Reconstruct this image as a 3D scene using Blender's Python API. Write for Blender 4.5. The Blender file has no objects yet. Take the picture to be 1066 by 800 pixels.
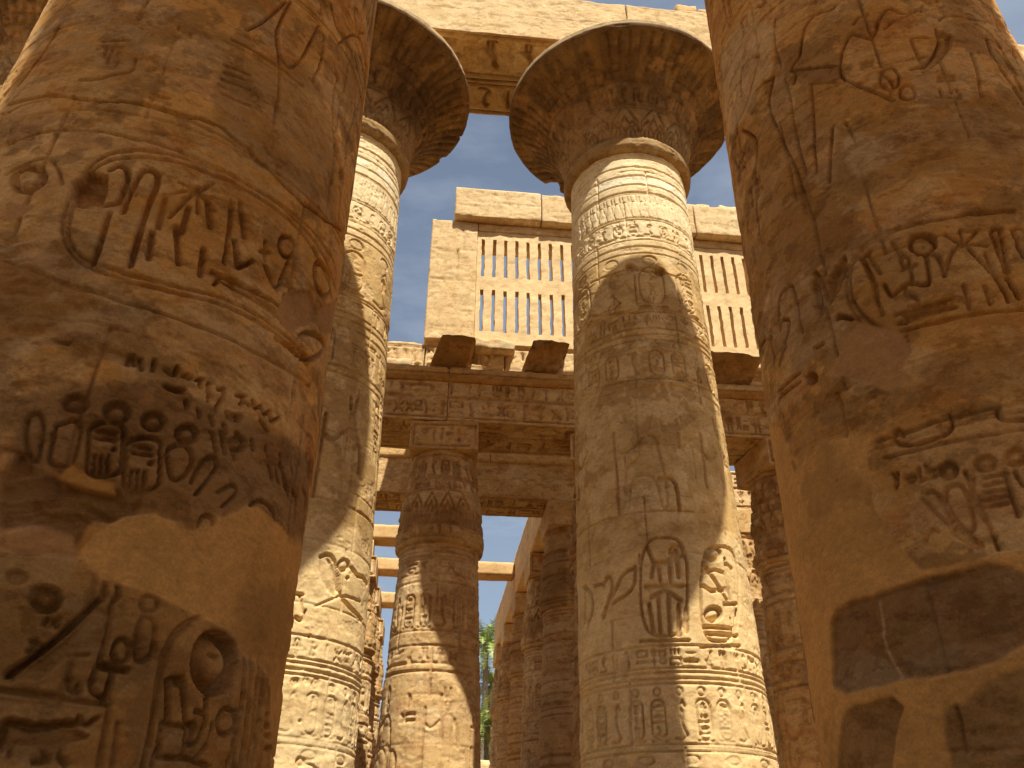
import bpy, math, random
import numpy as np
from mathutils import Matrix, Vector
random.seed(7)
R_ = math.radians
sc = bpy.context.scene
col = sc.collection

# ------------------------------------------------------------------ camera
F, PITCH, YAW, ROLL = 859.657, 0.541516, -0.100127, 0.0076663      # focal length in px of a 1066 px wide frame
CAMZ = 1.6
def ray(x, y):
    u = np.asarray(x, float)-533.0; v = 400.0-np.asarray(y, float)
    c, s = math.cos(ROLL), math.sin(ROLL); u, v = c*u-s*v, s*u+c*v
    cp, sp = math.cos(PITCH), math.sin(PITCH)
    fwd = F*cp-v*sp; up = F*sp+v*cp
    cy, sy = math.cos(YAW), math.sin(YAW)
    return np.stack([u*cy-fwd*sy, u*sy+fwd*cy, up+0*u], -1)
cam = bpy.data.cameras.new('camera'); cam.lens = F/1066*36; cam.sensor_width = 36
cam.clip_start = 0.05; cam.clip_end = 3000
co = bpy.data.objects.new('camera', cam); col.objects.link(co); sc.camera = co
_o = ray(533, 400); _r = Vector(ray(534, 400)-_o).normalized(); _u = Vector(ray(533, 399)-_o).normalized(); _f = Vector(_o).normalized()
m = Matrix((_r, _u, -_f)).transposed().to_4x4(); m.translation = (0, 0, CAMZ); co.matrix_world = m

# ------------------------------------------------------------------ light
SUN_AZ, SUN_EL = R_(15.4), R_(57.2)            # azimuth from -Y towards +X
w = bpy.data.worlds.new('World'); sc.world = w; w.use_nodes = True
nt = w.node_tree; bg = nt.nodes['Background']
sky = nt.nodes.new('ShaderNodeTexSky'); sky.sky_type = 'NISHITA'; sky.sun_disc = False
sky.sun_elevation = SUN_EL; sky.sun_rotation = math.pi-SUN_AZ
sky.air_density = 1.0; sky.dust_density = 1.3; sky.ozone_density = 1.2; sky.altitude = 100
# thin high cloud near the horizon
tc = nt.nodes.new('ShaderNodeTexCoord'); mp = nt.nodes.new('ShaderNodeMapping'); mp.inputs['Scale'].default_value = (1.2, 1.2, 4.0)
nz = nt.nodes.new('ShaderNodeTexNoise'); nz.inputs['Scale'].default_value = 2.4; nz.inputs['Detail'].default_value = 7; nz.inputs['Roughness'].default_value = .6
cr = nt.nodes.new('ShaderNodeMapRange'); cr.inputs['From Min'].default_value = .46; cr.inputs['From Max'].default_value = .75; cr.inputs['To Min'].default_value = .30; cr.inputs['To Max'].default_value = .85
sx = nt.nodes.new('ShaderNodeSeparateXYZ'); mh = nt.nodes.new('ShaderNodeMapRange')
mh.inputs['From Min'].default_value = .80; mh.inputs['From Max'].default_value = .30; mh.inputs['To Min'].default_value = .45; mh.inputs['To Max'].default_value = 1.0
mu = nt.nodes.new('ShaderNodeMath'); mu.operation = 'MULTIPLY'
mx = nt.nodes.new('ShaderNodeMix'); mx.data_type = 'RGBA'; mx.inputs['B'].default_value = (6.4, 7.2, 8.0, 1)
L = nt.links.new
L(tc.outputs['Generated'], mp.inputs['Vector']); L(mp.outputs['Vector'], nz.inputs['Vector']); L(nz.outputs['Fac'], cr.inputs['Value'])
L(tc.outputs['Generated'], sx.inputs[0]); L(sx.outputs['Z'], mh.inputs['Value']); L(cr.outputs['Result'], mu.inputs[0]); L(mh.outputs['Result'], mu.inputs[1])
L(mu.outputs[0], mx.inputs['Factor']); L(sky.outputs['Color'], mx.inputs['A']); L(mx.outputs['Result'], bg.inputs['Color'])
bg.inputs['Strength'].default_value = 0.076
sl = bpy.data.lights.new('sun', 'SUN'); sl.energy = 5.0; sl.angle = R_(0.53); sl.color = (1.0, .972, .865)
so = bpy.data.objects.new('sun', sl); col.objects.link(so)
sd = Vector((math.sin(SUN_AZ)*math.cos(SUN_EL), -math.cos(SUN_AZ)*math.cos(SUN_EL), math.sin(SUN_EL)))
so.rotation_euler = sd.to_track_quat('Z', 'Y').to_euler()
sc.view_settings.view_transform = 'Standard'; sc.view_settings.look = 'None'; sc.view_settings.exposure = 0.46; sc.view_settings.gamma = 1
sc.render.engine = 'CYCLES'
sc.cycles.max_bounces = 8; sc.cycles.diffuse_bounces = 6; sc.cycles.use_denoising = True

# ------------------------------------------------------------------ materials
def stone_mat(name, bump=.6, rough=.92, fine=1.0, flat=None):
    m = bpy.data.materials.new(name); m.use_nodes = True; t = m.node_tree; N = t.nodes.new; b = t.nodes['Principled BSDF']
    b.inputs['Roughness'].default_value = rough; b.inputs['Specular IOR Level'].default_value = .15
    tc = N('ShaderNodeTexCoord'); mp = N('ShaderNodeMapping'); mp.inputs['Scale'].default_value = (1, 1, 1.7)
    t.links.new(tc.outputs['Object'], mp.inputs['Vector'])
    def noise(scale, det, rgh, src=mp):
        n = N('ShaderNodeTexNoise'); n.inputs['Scale'].default_value = scale; n.inputs['Detail'].default_value = det
        n.inputs['Roughness'].default_value = rgh; t.links.new(src.outputs[0] if src is mp else src.outputs['Object'], n.inputs['Vector']); return n
    n1 = noise(1.7, 10, .72); n2 = noise(14, 5, .6); n3 = noise(55, 3, .6, tc); n4 = noise(3.1, 11, .74); n5 = noise(.9, 10, .72, tc)
    if flat is None:
        a = N('ShaderNodeAttribute'); a.attribute_name = 'alb'; src = a.outputs['Color']; wea = a.outputs['Alpha']
    else:
        rgb = N('ShaderNodeRGB'); rgb.outputs[0].default_value = (*flat, 1); src = rgb.outputs[0]; wv = N('ShaderNodeValue'); wv.outputs[0].default_value = 1; wea = wv.outputs[0]
    mr = N('ShaderNodeMapRange'); mr.inputs['From Min'].default_value = .3; mr.inputs['From Max'].default_value = .7
    mr.inputs['To Min'].default_value = .84; mr.inputs['To Max'].default_value = 1.14; t.links.new(n1.outputs['Fac'], mr.inputs['Value'])
    mr2 = N('ShaderNodeMapRange'); mr2.inputs['From Min'].default_value = .3; mr2.inputs['From Max'].default_value = .7
    mr2.inputs['To Min'].default_value = 1-.14*fine; mr2.inputs['To Max'].default_value = 1+.11*fine; t.links.new(n2.outputs['Fac'], mr2.inputs['Value'])
    mr3 = N('ShaderNodeMapRange'); mr3.inputs['From Min'].default_value = .3; mr3.inputs['From Max'].default_value = .7
    mr3.inputs['To Min'].default_value = 1-.13*fine; mr3.inputs['To Max'].default_value = 1+.10*fine; t.links.new(n3.outputs['Fac'], mr3.inputs['Value'])
    k = N('ShaderNodeMath'); k.operation = 'MULTIPLY'; t.links.new(mr.outputs[0], k.inputs[0]); t.links.new(mr2.outputs[0], k.inputs[1])
    k2 = N('ShaderNodeMath'); k2.operation = 'MULTIPLY'; t.links.new(k.outputs[0], k2.inputs[0]); t.links.new(mr3.outputs[0], k2.inputs[1])
    # patina: crisp-edged brown crust and pale worn skin
    def crust(n, lo, hi, c, k):
        r = N('ShaderNodeMapRange'); r.inputs['From Min'].default_value = lo; r.inputs['From Max'].default_value = hi; r.inputs['To Max'].default_value = k*fine; t.links.new(n.outputs['Fac'], r.inputs['Value'])
        x = N('ShaderNodeMix'); x.data_type = 'RGBA'; x.blend_type = 'MULTIPLY'; x.inputs['B'].default_value = (*c, 1); g_ = N('ShaderNodeMath'); g_.operation = 'MULTIPLY'; t.links.new(r.outputs[0], g_.inputs[0]); t.links.new(wea, g_.inputs[1]); t.links.new(g_.outputs[0], x.inputs['Factor']); return x
    c1 = crust(n4, .52, .575, (.60, .52, .42), .62); c2 = crust(n5, .47, .40, (1.16, 1.20, 1.26), .8); c3 = crust(n1, .60, .64, (.50, .40, .30), .55)
    t.links.new(src, c1.inputs['A']); t.links.new(c1.outputs['Result'], c2.inputs['A']); t.links.new(c2.outputs['Result'], c3.inputs['A'])
    vm = N('ShaderNodeVectorMath'); vm.operation = 'SCALE'; t.links.new(c3.outputs['Result'], vm.inputs[0]); t.links.new(k2.outputs[0], vm.inputs['Scale'])
    t.links.new(vm.outputs[0], b.inputs['Base Color'])
    ad = N('ShaderNodeMath'); ad.operation = 'MULTIPLY_ADD'; ad.inputs[1].default_value = .55; n6 = noise(34, 8, .78, tc); h6 = N('ShaderNodeMath'); h6.operation = 'MULTIPLY_ADD'; h6.inputs[1].default_value = .35
    t.links.new(n3.outputs['Fac'], ad.inputs[0]); t.links.new(n6.outputs['Fac'], ad.inputs[2]); t.links.new(n2.outputs['Fac'], h6.inputs[0]); t.links.new(ad.outputs[0], h6.inputs[2]); ad = h6
    bp = N('ShaderNodeBump'); bp.inputs['Strength'].default_value = bump; bp.inputs['Distance'].default_value = .014
    wb = N('ShaderNodeMapRange'); wb.inputs['To Min'].default_value = bump*.25; wb.inputs['To Max'].default_value = bump; t.links.new(wea, wb.inputs['Value']); t.links.new(wb.outputs[0], bp.inputs['Strength']); t.links.new(ad.outputs[0], bp.inputs['Height']); t.links.new(bp.outputs[0], b.inputs['Normal'])
    return m
def plain(name, rgb, rough=.7, metal=0):
    m = bpy.data.materials.new(name); m.use_nodes = True; t = m.node_tree; b = t.nodes['Principled BSDF']
    n = t.nodes.new('ShaderNodeTexNoise'); n.inputs['Scale'].default_value = 9; n.inputs['Detail'].default_value = 4
    mx = t.nodes.new('ShaderNodeMix'); mx.data_type = 'RGBA'; mx.inputs['A'].default_value = (*[c*.7 for c in rgb], 1); mx.inputs['B'].default_value = (*[min(1, c*1.3) for c in rgb], 1)
    t.links.new(n.outputs['Fac'], mx.inputs['Factor']); t.links.new(mx.outputs['Result'], b.inputs['Base Color'])
    b.inputs['Roughness'].default_value = rough; b.inputs['Metallic'].default_value = metal
    return m
STONE = stone_mat('carved_sandstone')
SMOOTHST = stone_mat('dressed_sandstone', bump=.35, fine=.6)
SAND = stone_mat('sand_floor', bump=.5, flat=(.36, .232, .105))
A0 = np.array([.585, .365, .145]); APALE = np.array([.70, .485, .245]); ADARK = np.array([.38, .205, .066]); ARED = np.array([.50, .262, .098])
APLAST = np.array([.61, .325, .095]); AORANGE = np.array([.56, .280, .068]); ASOOT = np.array([.155, .078, .028])
ACREAM = np.array([.74, .535, .285])

# ------------------------------------------------------------------ numpy noise
def vn(x, y, seed):
    rs = np.random.RandomState(seed); T = rs.rand(256, 256).astype(np.float32)
    xi = np.floor(x).astype(int); yi = np.floor(y).astype(int); fx = (x-xi).astype(np.float32); fy = (y-yi).astype(np.float32)
    fx = fx*fx*(3-2*fx); fy = fy*fy*(3-2*fy)
    a = T[yi & 255, xi & 255]; b = T[yi & 255, (xi+1) & 255]; c = T[(yi+1) & 255, xi & 255]; d = T[(yi+1) & 255, (xi+1) & 255]
    return (a*(1-fx)+b*fx)*(1-fy)+(c*(1-fx)+d*fx)*fy
def fbm(x, y, seed, oc=4, g=.5):
    s = 0; a = 1; t = 0
    for i in range(oc):
        s = s+a*vn(x*2**i+17.3*i, y*2**i+5.1*i, seed+i); t += a; a *= g
    return s/t
def ridged(x, y, seed, oc=4):
    s = 0; a = 1; t = 0
    for i in range(oc):
        s = s+a*(1-np.abs(2*vn(x*2**i+3.3*i, y*2**i+9.1*i, seed+i)-1)); t += a; a *= .5
    return s/t
def sstep(a, b, x):
    t = np.clip((x-a)/(b-a), 0, 1); return t*t*(3-2*t)

# ------------------------------------------------------------------ relief raster
class Relief:
    def __init__(s, s0, s1, z0, z1, res, seed=1):
        s.s0, s.z0, s.res, s.seed = s0, z0, res, seed
        s.nx = int(math.ceil((s1-s0)/res))+1; s.nz = int(math.ceil((z1-z0)/res))+1
        s.s1 = s0+(s.nx-1)*res; s.z1 = z0+(s.nz-1)*res
        s.S, s.Z = np.meshgrid((s0+np.arange(s.nx)*res).astype(np.float32), (z0+np.arange(s.nz)*res).astype(np.float32))
        s.G = np.zeros_like(s.S); s.B = np.zeros_like(s.S); s.C = None; s.keep = np.ones_like(s.S)
        s.kw = s.kd = 1.0; s.M = np.ones_like(s.S); s.flip = False; s.T = lambda p: np.asarray(p, float)           # from drawing coordinates to (s, z)
    def win(s, P, pad):
        a = max(0, int((P[:, 0].min()-pad-s.s0)/s.res)); b = min(s.nx, int((P[:, 0].max()+pad-s.s0)/s.res)+2)
        c = max(0, int((P[:, 1].min()-pad-s.z0)/s.res)); d = min(s.nz, int((P[:, 1].max()+pad-s.z0)/s.res)+2)
        if b <= a or d <= c: return None
        return slice(c, d), slice(a, b)
    def dist(s, W, P, closed):
        X = s.S[W]; Y = s.Z[W]; D = np.full(X.shape, 1e9, np.float32); n = len(P)
        for i in range(n if closed else n-1):
            ax, ay = P[i]; bx, by = P[(i+1) % n]; dx, dy = bx-ax, by-ay; l = dx*dx+dy*dy+1e-12
            t = np.clip(((X-ax)*dx+(Y-ay)*dy)/l, 0, 1); D = np.minimum(D, np.hypot(X-ax-t*dx, Y-ay-t*dy))
        return D
    def inside(s, W, P):
        X = s.S[W]; Y = s.Z[W]; I = np.zeros(X.shape, bool); n = len(P)
        for i in range(n):
            ax, ay = P[i]; bx, by = P[(i+1) % n]
            if ay == by: continue
            c = (ay > Y) != (by > Y); I ^= c & (X < (bx-ax)*(Y-ay)/(by-ay)+ax)
        return I
    def stroke(s, pts, w, d, closed=False, smooth=False):
        P = s.T(pts); w = max(w*s.kw, s.res*2.1)
        if smooth: P = chaikin(P, closed)
        W = s.win(P, w)
        if W is None: return
        D = s.dist(W, P, closed); e = max(s.res*.9, w*.22)
        D = D+(vn(s.S[W]*9, s.Z[W]*9, 31)-.5)*w*.16; d = max(d*1.7, w*1.3)*s.kd; e = s.res*.6
        s.G[W] = np.maximum(s.G[W], d*np.clip((w*.5-D)/e+.5, 0, 1))
    def sunk(s, pts, d, bev=.06, rise=.75, smooth=False):
        P = s.T(pts)
        if smooth: P = chaikin(P, True)
        W = s.win(P, .05)
        if W is None: return
        D = s.dist(W, P, True); I = s.inside(W, P); e = s.res*.9; d = d*1.6*s.kd
        h = d*np.clip(D/e, 0, 1)*(1-rise*sstep(0, bev, D))
        s.G[W] = np.where(I, np.maximum(s.G[W]*(1-.0), h), s.G[W])
    def raised(s, pts, h, bev=.03, smooth=False):
        P = s.T(pts)
        if smooth: P = chaikin(P, True)
        W = s.win(P, .05)
        if W is None: return
        D = s.dist(W, P, True); I = s.inside(W, P)
        s.B[W] = np.where(I, np.maximum(s.B[W], h*np.sqrt(np.clip(D/bev, 0, 1))), s.B[W])
    def ell(s, cx, cy, rx, ry, rot=0, n=22):
        t = np.linspace(0, 2*math.pi, n, endpoint=False); c, q = math.cos(rot), math.sin(rot)
        return np.stack([cx+rx*np.cos(t)*c-ry*np.sin(t)*q, cy+rx*np.cos(t)*q+ry*np.sin(t)*c], -1)
    def mask(s, pts, soft=.02, wob=.04, smooth=False):
        """soft-edged, irregular mask over the whole raster"""
        P = s.T(pts)
        if smooth: P = chaikin(P, True)
        M = np.zeros_like(s.S); W = s.win(P, .3)
        if W is None: return M
        D = s.dist(W, P, True); I = s.inside(W, P); sd = np.where(I, D, -D)
        sd = sd+(fbm(s.S[W]*4, s.Z[W]*4, 77, 4, .6)-.5)*2*wob
        M[W] = sstep(-soft, soft, sd); return M
    def base_colour(s, tone=0.0):
        S, Z = s.S, s.Z; n = fbm(S*.55, Z*.9, s.seed*13+1, 5, .6)[..., None]; n2 = fbm(S*1.6, Z*5, s.seed*13+9, 4, .6)[..., None]
        C = A0*(1-sstep(.5, .7, n))+APALE*sstep(.5, .7, n)
        C = C*(1-.75*sstep(.52, .72, n2))+ARED*.75*sstep(.52, .72, n2)
        n3 = fbm(S*1.1+40, Z*1.4, s.seed*13+21, 5, .65)[..., None]; C = C*(1-.55*sstep(.56, .72, n3))+ADARK*.55*sstep(.56, .72, n3)
        n4 = fbm(S*3+4, Z*3, s.seed*13+29, 4, .65)[..., None]; C = C*(1-.5*sstep(.6, .74, n4))+ACREAM*.5*sstep(.6, .74, n4)
        s.C = (C*(1+tone)).astype(np.float32)
    def tint(s, M, c, k=1.0):
        M = (M*k)[..., None]; s.C = (s.C*(1-M)+np.asarray(c)*M).astype(np.float32)
    def joints(s, zs, wid=.014, d=.02, vert=(.9, 1.9), phase=0):
        rs = np.random.RandomState(s.seed+phase)
        jz = (fbm(s.S*1.3, s.Z*.2, s.seed+50, 3)-.5)*.05
        for i, z in enumerate(zs):
            D = np.abs(s.Z-z-jz); s.G = np.maximum(s.G, d*np.clip((wid-D)/wid+.2, 0, 1)*sstep(.30, .48, fbm(s.S*1.1, s.Z*.5, s.seed+60+i, 3)))
            if vert and i < len(zs)-1:
                x = s.s0+rs.rand()*vert[1]
                while x < s.s1:
                    a = abs(zs[i+1]-z); P = [(x+(rs.rand()-.5)*.04, z), (x+(rs.rand()-.5)*.04, z+(zs[i+1]-z))]
                    T = s.T; s.T = lambda p: np.asarray(p, float); s.stroke(P, wid*1.3, d*.8); s.T = T
                    x += rs.uniform(*vert)
    def finish(s, ero=.5, rough=.006, ledge=.012, flake=.5, spall=.011):
        S, Z = s.S, s.Z
        e = fbm(S*.8, Z*1.2, s.seed+100, 5, .6); keep = 1-ero*sstep(.48, .68, e)
        s.G = s.G*(.86+.28*fbm(S*5, Z*5, s.seed+105, 3))
        H = -s.G*keep*s.keep+s.B*keep*s.keep
        H = H+(fbm(S*1.6, Z*3.2, s.seed+110, 6, .6)-.5)*rough*1.8
        H = H+(fbm(S*9, Z*13, s.seed+120, 4, .7)-.5)*rough*.8
        # flaked-off scales with stepped, horizontal bedding
        f = fbm(S*1.3, Z*2.4, s.seed+130, 5, .6); fm = sstep(.56, .60, f)*flake
        H = H-fm*(ledge+(1-ridged(S*2.2, Z*9, s.seed+140))*ledge*3)
        # small pits
        p = vn(S*16, Z*16, s.seed+150); H = H-sstep(.93, .99, p)*.012
        H = H+(fbm(S*27, Z*31, s.seed+125, 3, .7)-.5)*rough*.6
        # spalled skin: shallow scars with crisp edges
        f2 = fbm(S*1.05+31, Z*1.5, s.seed+160, 7, .64); sp = sstep(.560, .572, f2); H = H-sp*spall*(1+.9*(fbm(S*7, Z*9, s.seed+161, 4, .7)-.5)*2)
        f3 = fbm(S*3.3, Z*4.1, s.seed+163, 6, .62); sp3 = sstep(.60, .61, f3); H = H-sp3*spall*.6
        s.H = H.astype(np.float32); s.fm = fm; q = np.maximum(sp*.30, sp3*.22)[..., None]; s.C = s.C*(1-q)+APALE*.93*q
        # groove shade painted red-brown into the cut signs in patches, along with paint remains
        groove_dark = (np.clip(s.G/.03, 0, 1)*sstep(.38, .52, fbm(S*2.3, Z*2.3, s.seed+170, 4, .6))*.5)[..., None]; s.C = s.C*(1-groove_dark)+np.array([.27, .135, .055])*groove_dark
        s.C = s.C*(1-.12*fm[..., None])
    def rough_patch(s, M, depth=.05, c=None, k=.8, fx=2.0, fz=8.0, sd=0):
        """after finish(): broken, laminated stone"""
        r = 1-ridged(s.S*fx, s.Z*fz+fbm(s.S*1.5, s.Z*1.5, 5+sd)*3, 300+sd, 5)
        s.H = s.H*(1-.5*M)-M*(depth*.35+depth*1.5*r)
        if c is not None: s.tint(M, c, k)
    def plaster(s, M, sink=.012, c=APLAST, amp=.004):
        s.M = s.M*(1-.93*M); s.H = s.H*(1-M)+M*(-sink+(fbm(s.S*1.4, s.Z*1.4, 400, 4)-.5)*amp*5+(fbm(s.S*10, s.Z*10, 401, 3)-.5)*amp+(fbm(s.S*2+s.Z*3, s.Z*14-s.S*5, 403, 4)-.5)*amp*1.3)
        ck = np.abs(fbm(s.S*1.2, s.Z*1.0, 405, 5, .6)-.5); s.H = s.H-M*.010*sstep(.0035, .001, ck)*sstep(.45, .6, fbm(s.S*.8, s.Z*.8, 407, 3)); pt = vn(s.S*13, s.Z*13, 409); s.H = s.H-M*.012*sstep(.965, .985, pt)
        n = fbm(s.S*.9, s.Z*1.3, 410, 5, .6)[..., None]; n9 = fbm(s.S*.7+5, s.Z*.8, 413, 6, .65)[..., None]; C = np.asarray(c)*(.80+.40*n)*(1-.22*sstep(.52, .60, n9))
        s.C = (s.C*(1-M[..., None])+C*M[..., None]).astype(np.float32)
    def sample(s, A, x, z):
        fx = np.clip((x-s.s0)/s.res, 0, s.nx-1.001); fz = np.clip((z-s.z0)/s.res, 0, s.nz-1.001)
        i = fx.astype(int); j = fz.astype(int); fx = fx-i; fz = fz-j
        if A.ndim == 3: fx = fx[..., None]; fz = fz[..., None]
        return (A[j, i]*(1-fx)+A[j, i+1]*fx)*(1-fz)+(A[j+1, i]*(1-fx)+A[j+1, i+1]*fx)*fz
def chaikin(P, closed, n=2):
    P = np.asarray(P, float)
    for _ in range(n):
        if closed: Q = np.roll(P, -1, 0); P = np.stack([P*.75+Q*.25, P*.25+Q*.75], 1).reshape(-1, 2)
        else: A, B = P[:-1], P[1:]; P = np.vstack([P[:1], np.stack([A*.75+B*.25, A*.25+B*.75], 1).reshape(-1, 2), P[-1:]])
    return P

# ------------------------------------------------------------------ hieroglyph signs, in a unit box
E_ = lambda cx, cy, rx, ry=None, n=14: [(cx+rx*math.cos(6.2832*i/n), cy+(ry or rx)*math.sin(6.2832*i/n)) for i in range(n)]
SIGNS = {
 'disc': [('k', E_(.5, .5, .26)), ('s', E_(.5, .5, .40)+[E_(.5, .5, .40)[0]])],
 'reed': [('s', [(.45, 0), (.45, .95), (.62, .9), (.66, .55), (.47, .42)])],
 'reeds': [('s', [(.25, 0), (.25, .95), (.42, .85), (.42, .45)]), ('s', [(.68, 0), (.68, .95), (.85, .85), (.85, .45)])],
 'water': [('s', [(.0, .45), (.1, .62), (.22, .4), (.34, .62), (.46, .4), (.58, .62), (.7, .4), (.82, .62), (1, .42)])],
 'bird': [('k', [(.15, .15), (.3, .25), (.55, .3), (.72, .55), (.7, .78), (.84, .8), (.74, .95), (.55, .92), (.5, .7), (.3, .5), (.05, .1)]), ('s', [(.5, .3), (.5, .02), (.62, .02)])],
 'bird2': [('k', [(.05, .3), (.35, .35), (.6, .62), (.62, .85), (.78, .95), (.92, .82), (.82, .72), (.8, .5), (.55, .25), (.3, .2)]), ('s', [(.45, .25), (.42, 0), (.55, 0)]), ('s', [(.6, .28), (.6, 0), (.72, 0)])],
 'man': [('k', [(.2, 0), (.8, 0), (.78, .2), (.6, .3), (.62, .62), (.5, .68), (.3, .6), (.25, .3)]), ('k', E_(.5, .82, .13, .15)), ('s', [(.6, .55), (.85, .5), (.9, .65)])],
 'ankh': [('s', E_(.5, .76, .17, .22)+[E_(.5, .76, .17, .22)[0]]), ('s', [(.5, .55), (.5, 0)]), ('s', [(.22, .5), (.78, .5)])],
 'basket': [('k', [(0, .55), (1, .55), (.9, .35), (.7, .2), (.5, .15), (.3, .2), (.1, .35)])],
 'mouth': [('k', [(0, .5), (.25, .66), (.5, .7), (.75, .66), (1, .5), (.75, .36), (.5, .32), (.25, .36)])],
 'snake': [('s', [(0, .25), (.2, .45), (.4, .25), (.6, .45), (.75, .3), (.85, .6), (1, .65)])],
 'loaf': [('k', [(.2, .35), (.8, .35), (.75, .55), (.62, .68), (.5, .7), (.38, .68), (.25, .55)])],
 'djed': [('s', [(.5, 0), (.5, .95)]), ('s', [(.3, .6), (.7, .6)]), ('s', [(.27, .73), (.73, .73)]), ('s', [(.25, .86), (.75, .86)]), ('s', [(.3, .02), (.7, .02)])],
 'feather': [('k', [(.4, 0), (.5, 0), (.52, .5), (.7, .8), (.6, .97), (.42, .9), (.36, .6)])],
 'cobra': [('s', [(.1, .05), (.45, .02), (.75, .12), (.55, .3), (.4, .55), (.45, .82), (.62, .93), (.72, .8)]), ('k', [(.42, .4), (.62, .45), (.66, .7), (.5, .8), (.38, .65)])],
 'legs': [('s', [(.3, .9), (.4, .45), (.25, .1), (.12, .1)]), ('s', [(.7, .9), (.62, .45), (.72, .1), (.9, .1)]), ('s', [(.25, .92), (.75, .92)])],
 'house': [('s', [(.4, .1), (.1, .1), (.1, .85), (.9, .85), (.9, .1), (.65, .1)])],
 'bolt': [('s', [(0, .42), (1, .42)]), ('s', [(0, .6), (1, .6)]), ('s', [(.4, .35), (.4, .68)]), ('s', [(.6, .35), (.6, .68)])],
 'strokes': [('s', [(.2, .2), (.2, .8)]), ('s', [(.5, .2), (.5, .8)]), ('s', [(.8, .2), (.8, .8)])],
 'beetle': [('k', E_(.5, .42, .22, .32)), ('k', E_(.5, .82, .12, .1)), ('s', [(.3, .5), (.08, .7)]), ('s', [(.7, .5), (.92, .7)]), ('s', [(.3, .3), (.1, .08)]), ('s', [(.7, .3), (.9, .08)])],
 'eye': [('s', [(0, .5), (.3, .7), (.65, .7), (1, .5), (.65, .35), (.3, .35), (0, .5)]), ('k', E_(.5, .52, .13))],
 'staff': [('s', [(.5, 0), (.5, .9), (.3, .98), (.25, .85)])],
 'bread': [('s', E_(.5, .5, .3)+[E_(.5, .5, .3)[0]]), ('s', [(.3, .5), (.7, .5)])],
 'plant': [('s', [(.5, 0), (.5, .5)]), ('s', [(.5, .45), (.2, .9)]), ('s', [(.5, .45), (.5, .98)]), ('s', [(.5, .45), (.8, .9)]), ('s', [(.3, .2), (.5, .1), (.7, .2)])],
}
TALL = ['reed', 'reeds', 'bird', 'bird2', 'man', 'ankh', 'djed', 'feather', 'cobra', 'legs', 'staff', 'plant', 'beetle']
FLAT = ['water', 'basket', 'mouth', 'snake', 'loaf', 'bolt', 'strokes', 'eye', 'house', 'bread', 'disc']
def sign(rl, name, x, z, wx, hz, d, lw=None, flip=False):
    lw = lw or max(rl.res*1.7, min(wx, hz)*.10)
    for kind, P in SIGNS[name]:
        Q = [(x+wx*((1-a) if flip else a), z+hz*b) for a, b in P]
        if kind == 's': rl.stroke(Q, lw, d)
        else: rl.sunk(Q, d, bev=min(wx, hz)*.22, rise=.6)
def sign_block(rl, rs, x, z, wx, hz, d):
    """one quadrat of writing: a tall sign, or two or three flat ones stacked"""
    fl = rl.flip
    if rs.rand() < .5: sign(rl, TALL[rs.randint(len(TALL))], x+wx*.12, z+hz*.05, wx*.76, hz*.9, d, flip=fl)
    elif rs.rand() < .5:
        sign(rl, FLAT[rs.randint(len(FLAT))], x+wx*.05, z+hz*.52, wx*.9, hz*.44, d, flip=fl)
        sign(rl, FLAT[rs.randint(len(FLAT))], x+wx*.05, z+hz*.04, wx*.9, hz*.44, d, flip=fl)
    else:
        sign(rl, TALL[rs.randint(len(TALL))], x+wx*.0, z+hz*.1, wx*.45, hz*.85, d, flip=fl)
        sign(rl, FLAT[rs.randint(len(FLAT))], x+wx*.5, z+hz*.5, wx*.5, hz*.4, d, flip=fl)
        sign(rl, FLAT[rs.randint(len(FLAT))], x+wx*.5, z+hz*.08, wx*.5, hz*.4, d, flip=fl)
def text_row(rl, z, h, d, seed, s0=None, s1=None, lines=True, asp=.9):
    rs = np.random.RandomState(seed); rl.flip = bool(seed % 2); a = rl.s0 if s0 is None else s0; b = rl.s1 if s1 is None else s1
    x = a
    while x < b-h*asp*.5:
        w_ = h*asp*rs.uniform(.75, 1.15); sign_block(rl, rs, x, z+h*.08, w_*.94, h*.84, d); x += w_
    if lines:
        rl.stroke([(a, z), (b, z)], max(rl.res*1.5, .014), d*.6); rl.stroke([(a, z+h), (b, z+h)], max(rl.res*1.5, .014), d*.6)
def cartouche(rl, cx, z, w_, h, d, seed, n=3):
    rs = np.random.RandomState(seed); rl.flip = bool(seed % 2)
    r = w_*.5; P = [(cx+r*math.cos(t), z+h-r+r*math.sin(t)) for t in np.linspace(0, math.pi, 9)]+[(cx+r*math.cos(t), z+r+r*math.sin(t)) for t in np.linspace(math.pi, 2*math.pi, 9)]
    rl.stroke(P, max(rl.res*1.7, w_*.07), d, closed=True)
    rl.stroke([(cx-w_*.55, z-w_*.09), (cx+w_*.55, z-w_*.09)], max(rl.res*1.7, w_*.09), d)
    hh = (h-w_*.36)/n
    for i in range(n): sign_block(rl, rs, cx-w_*.37, z+w_*.18+i*hh, w_*.74, hh*.95, d*.9)
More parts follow.
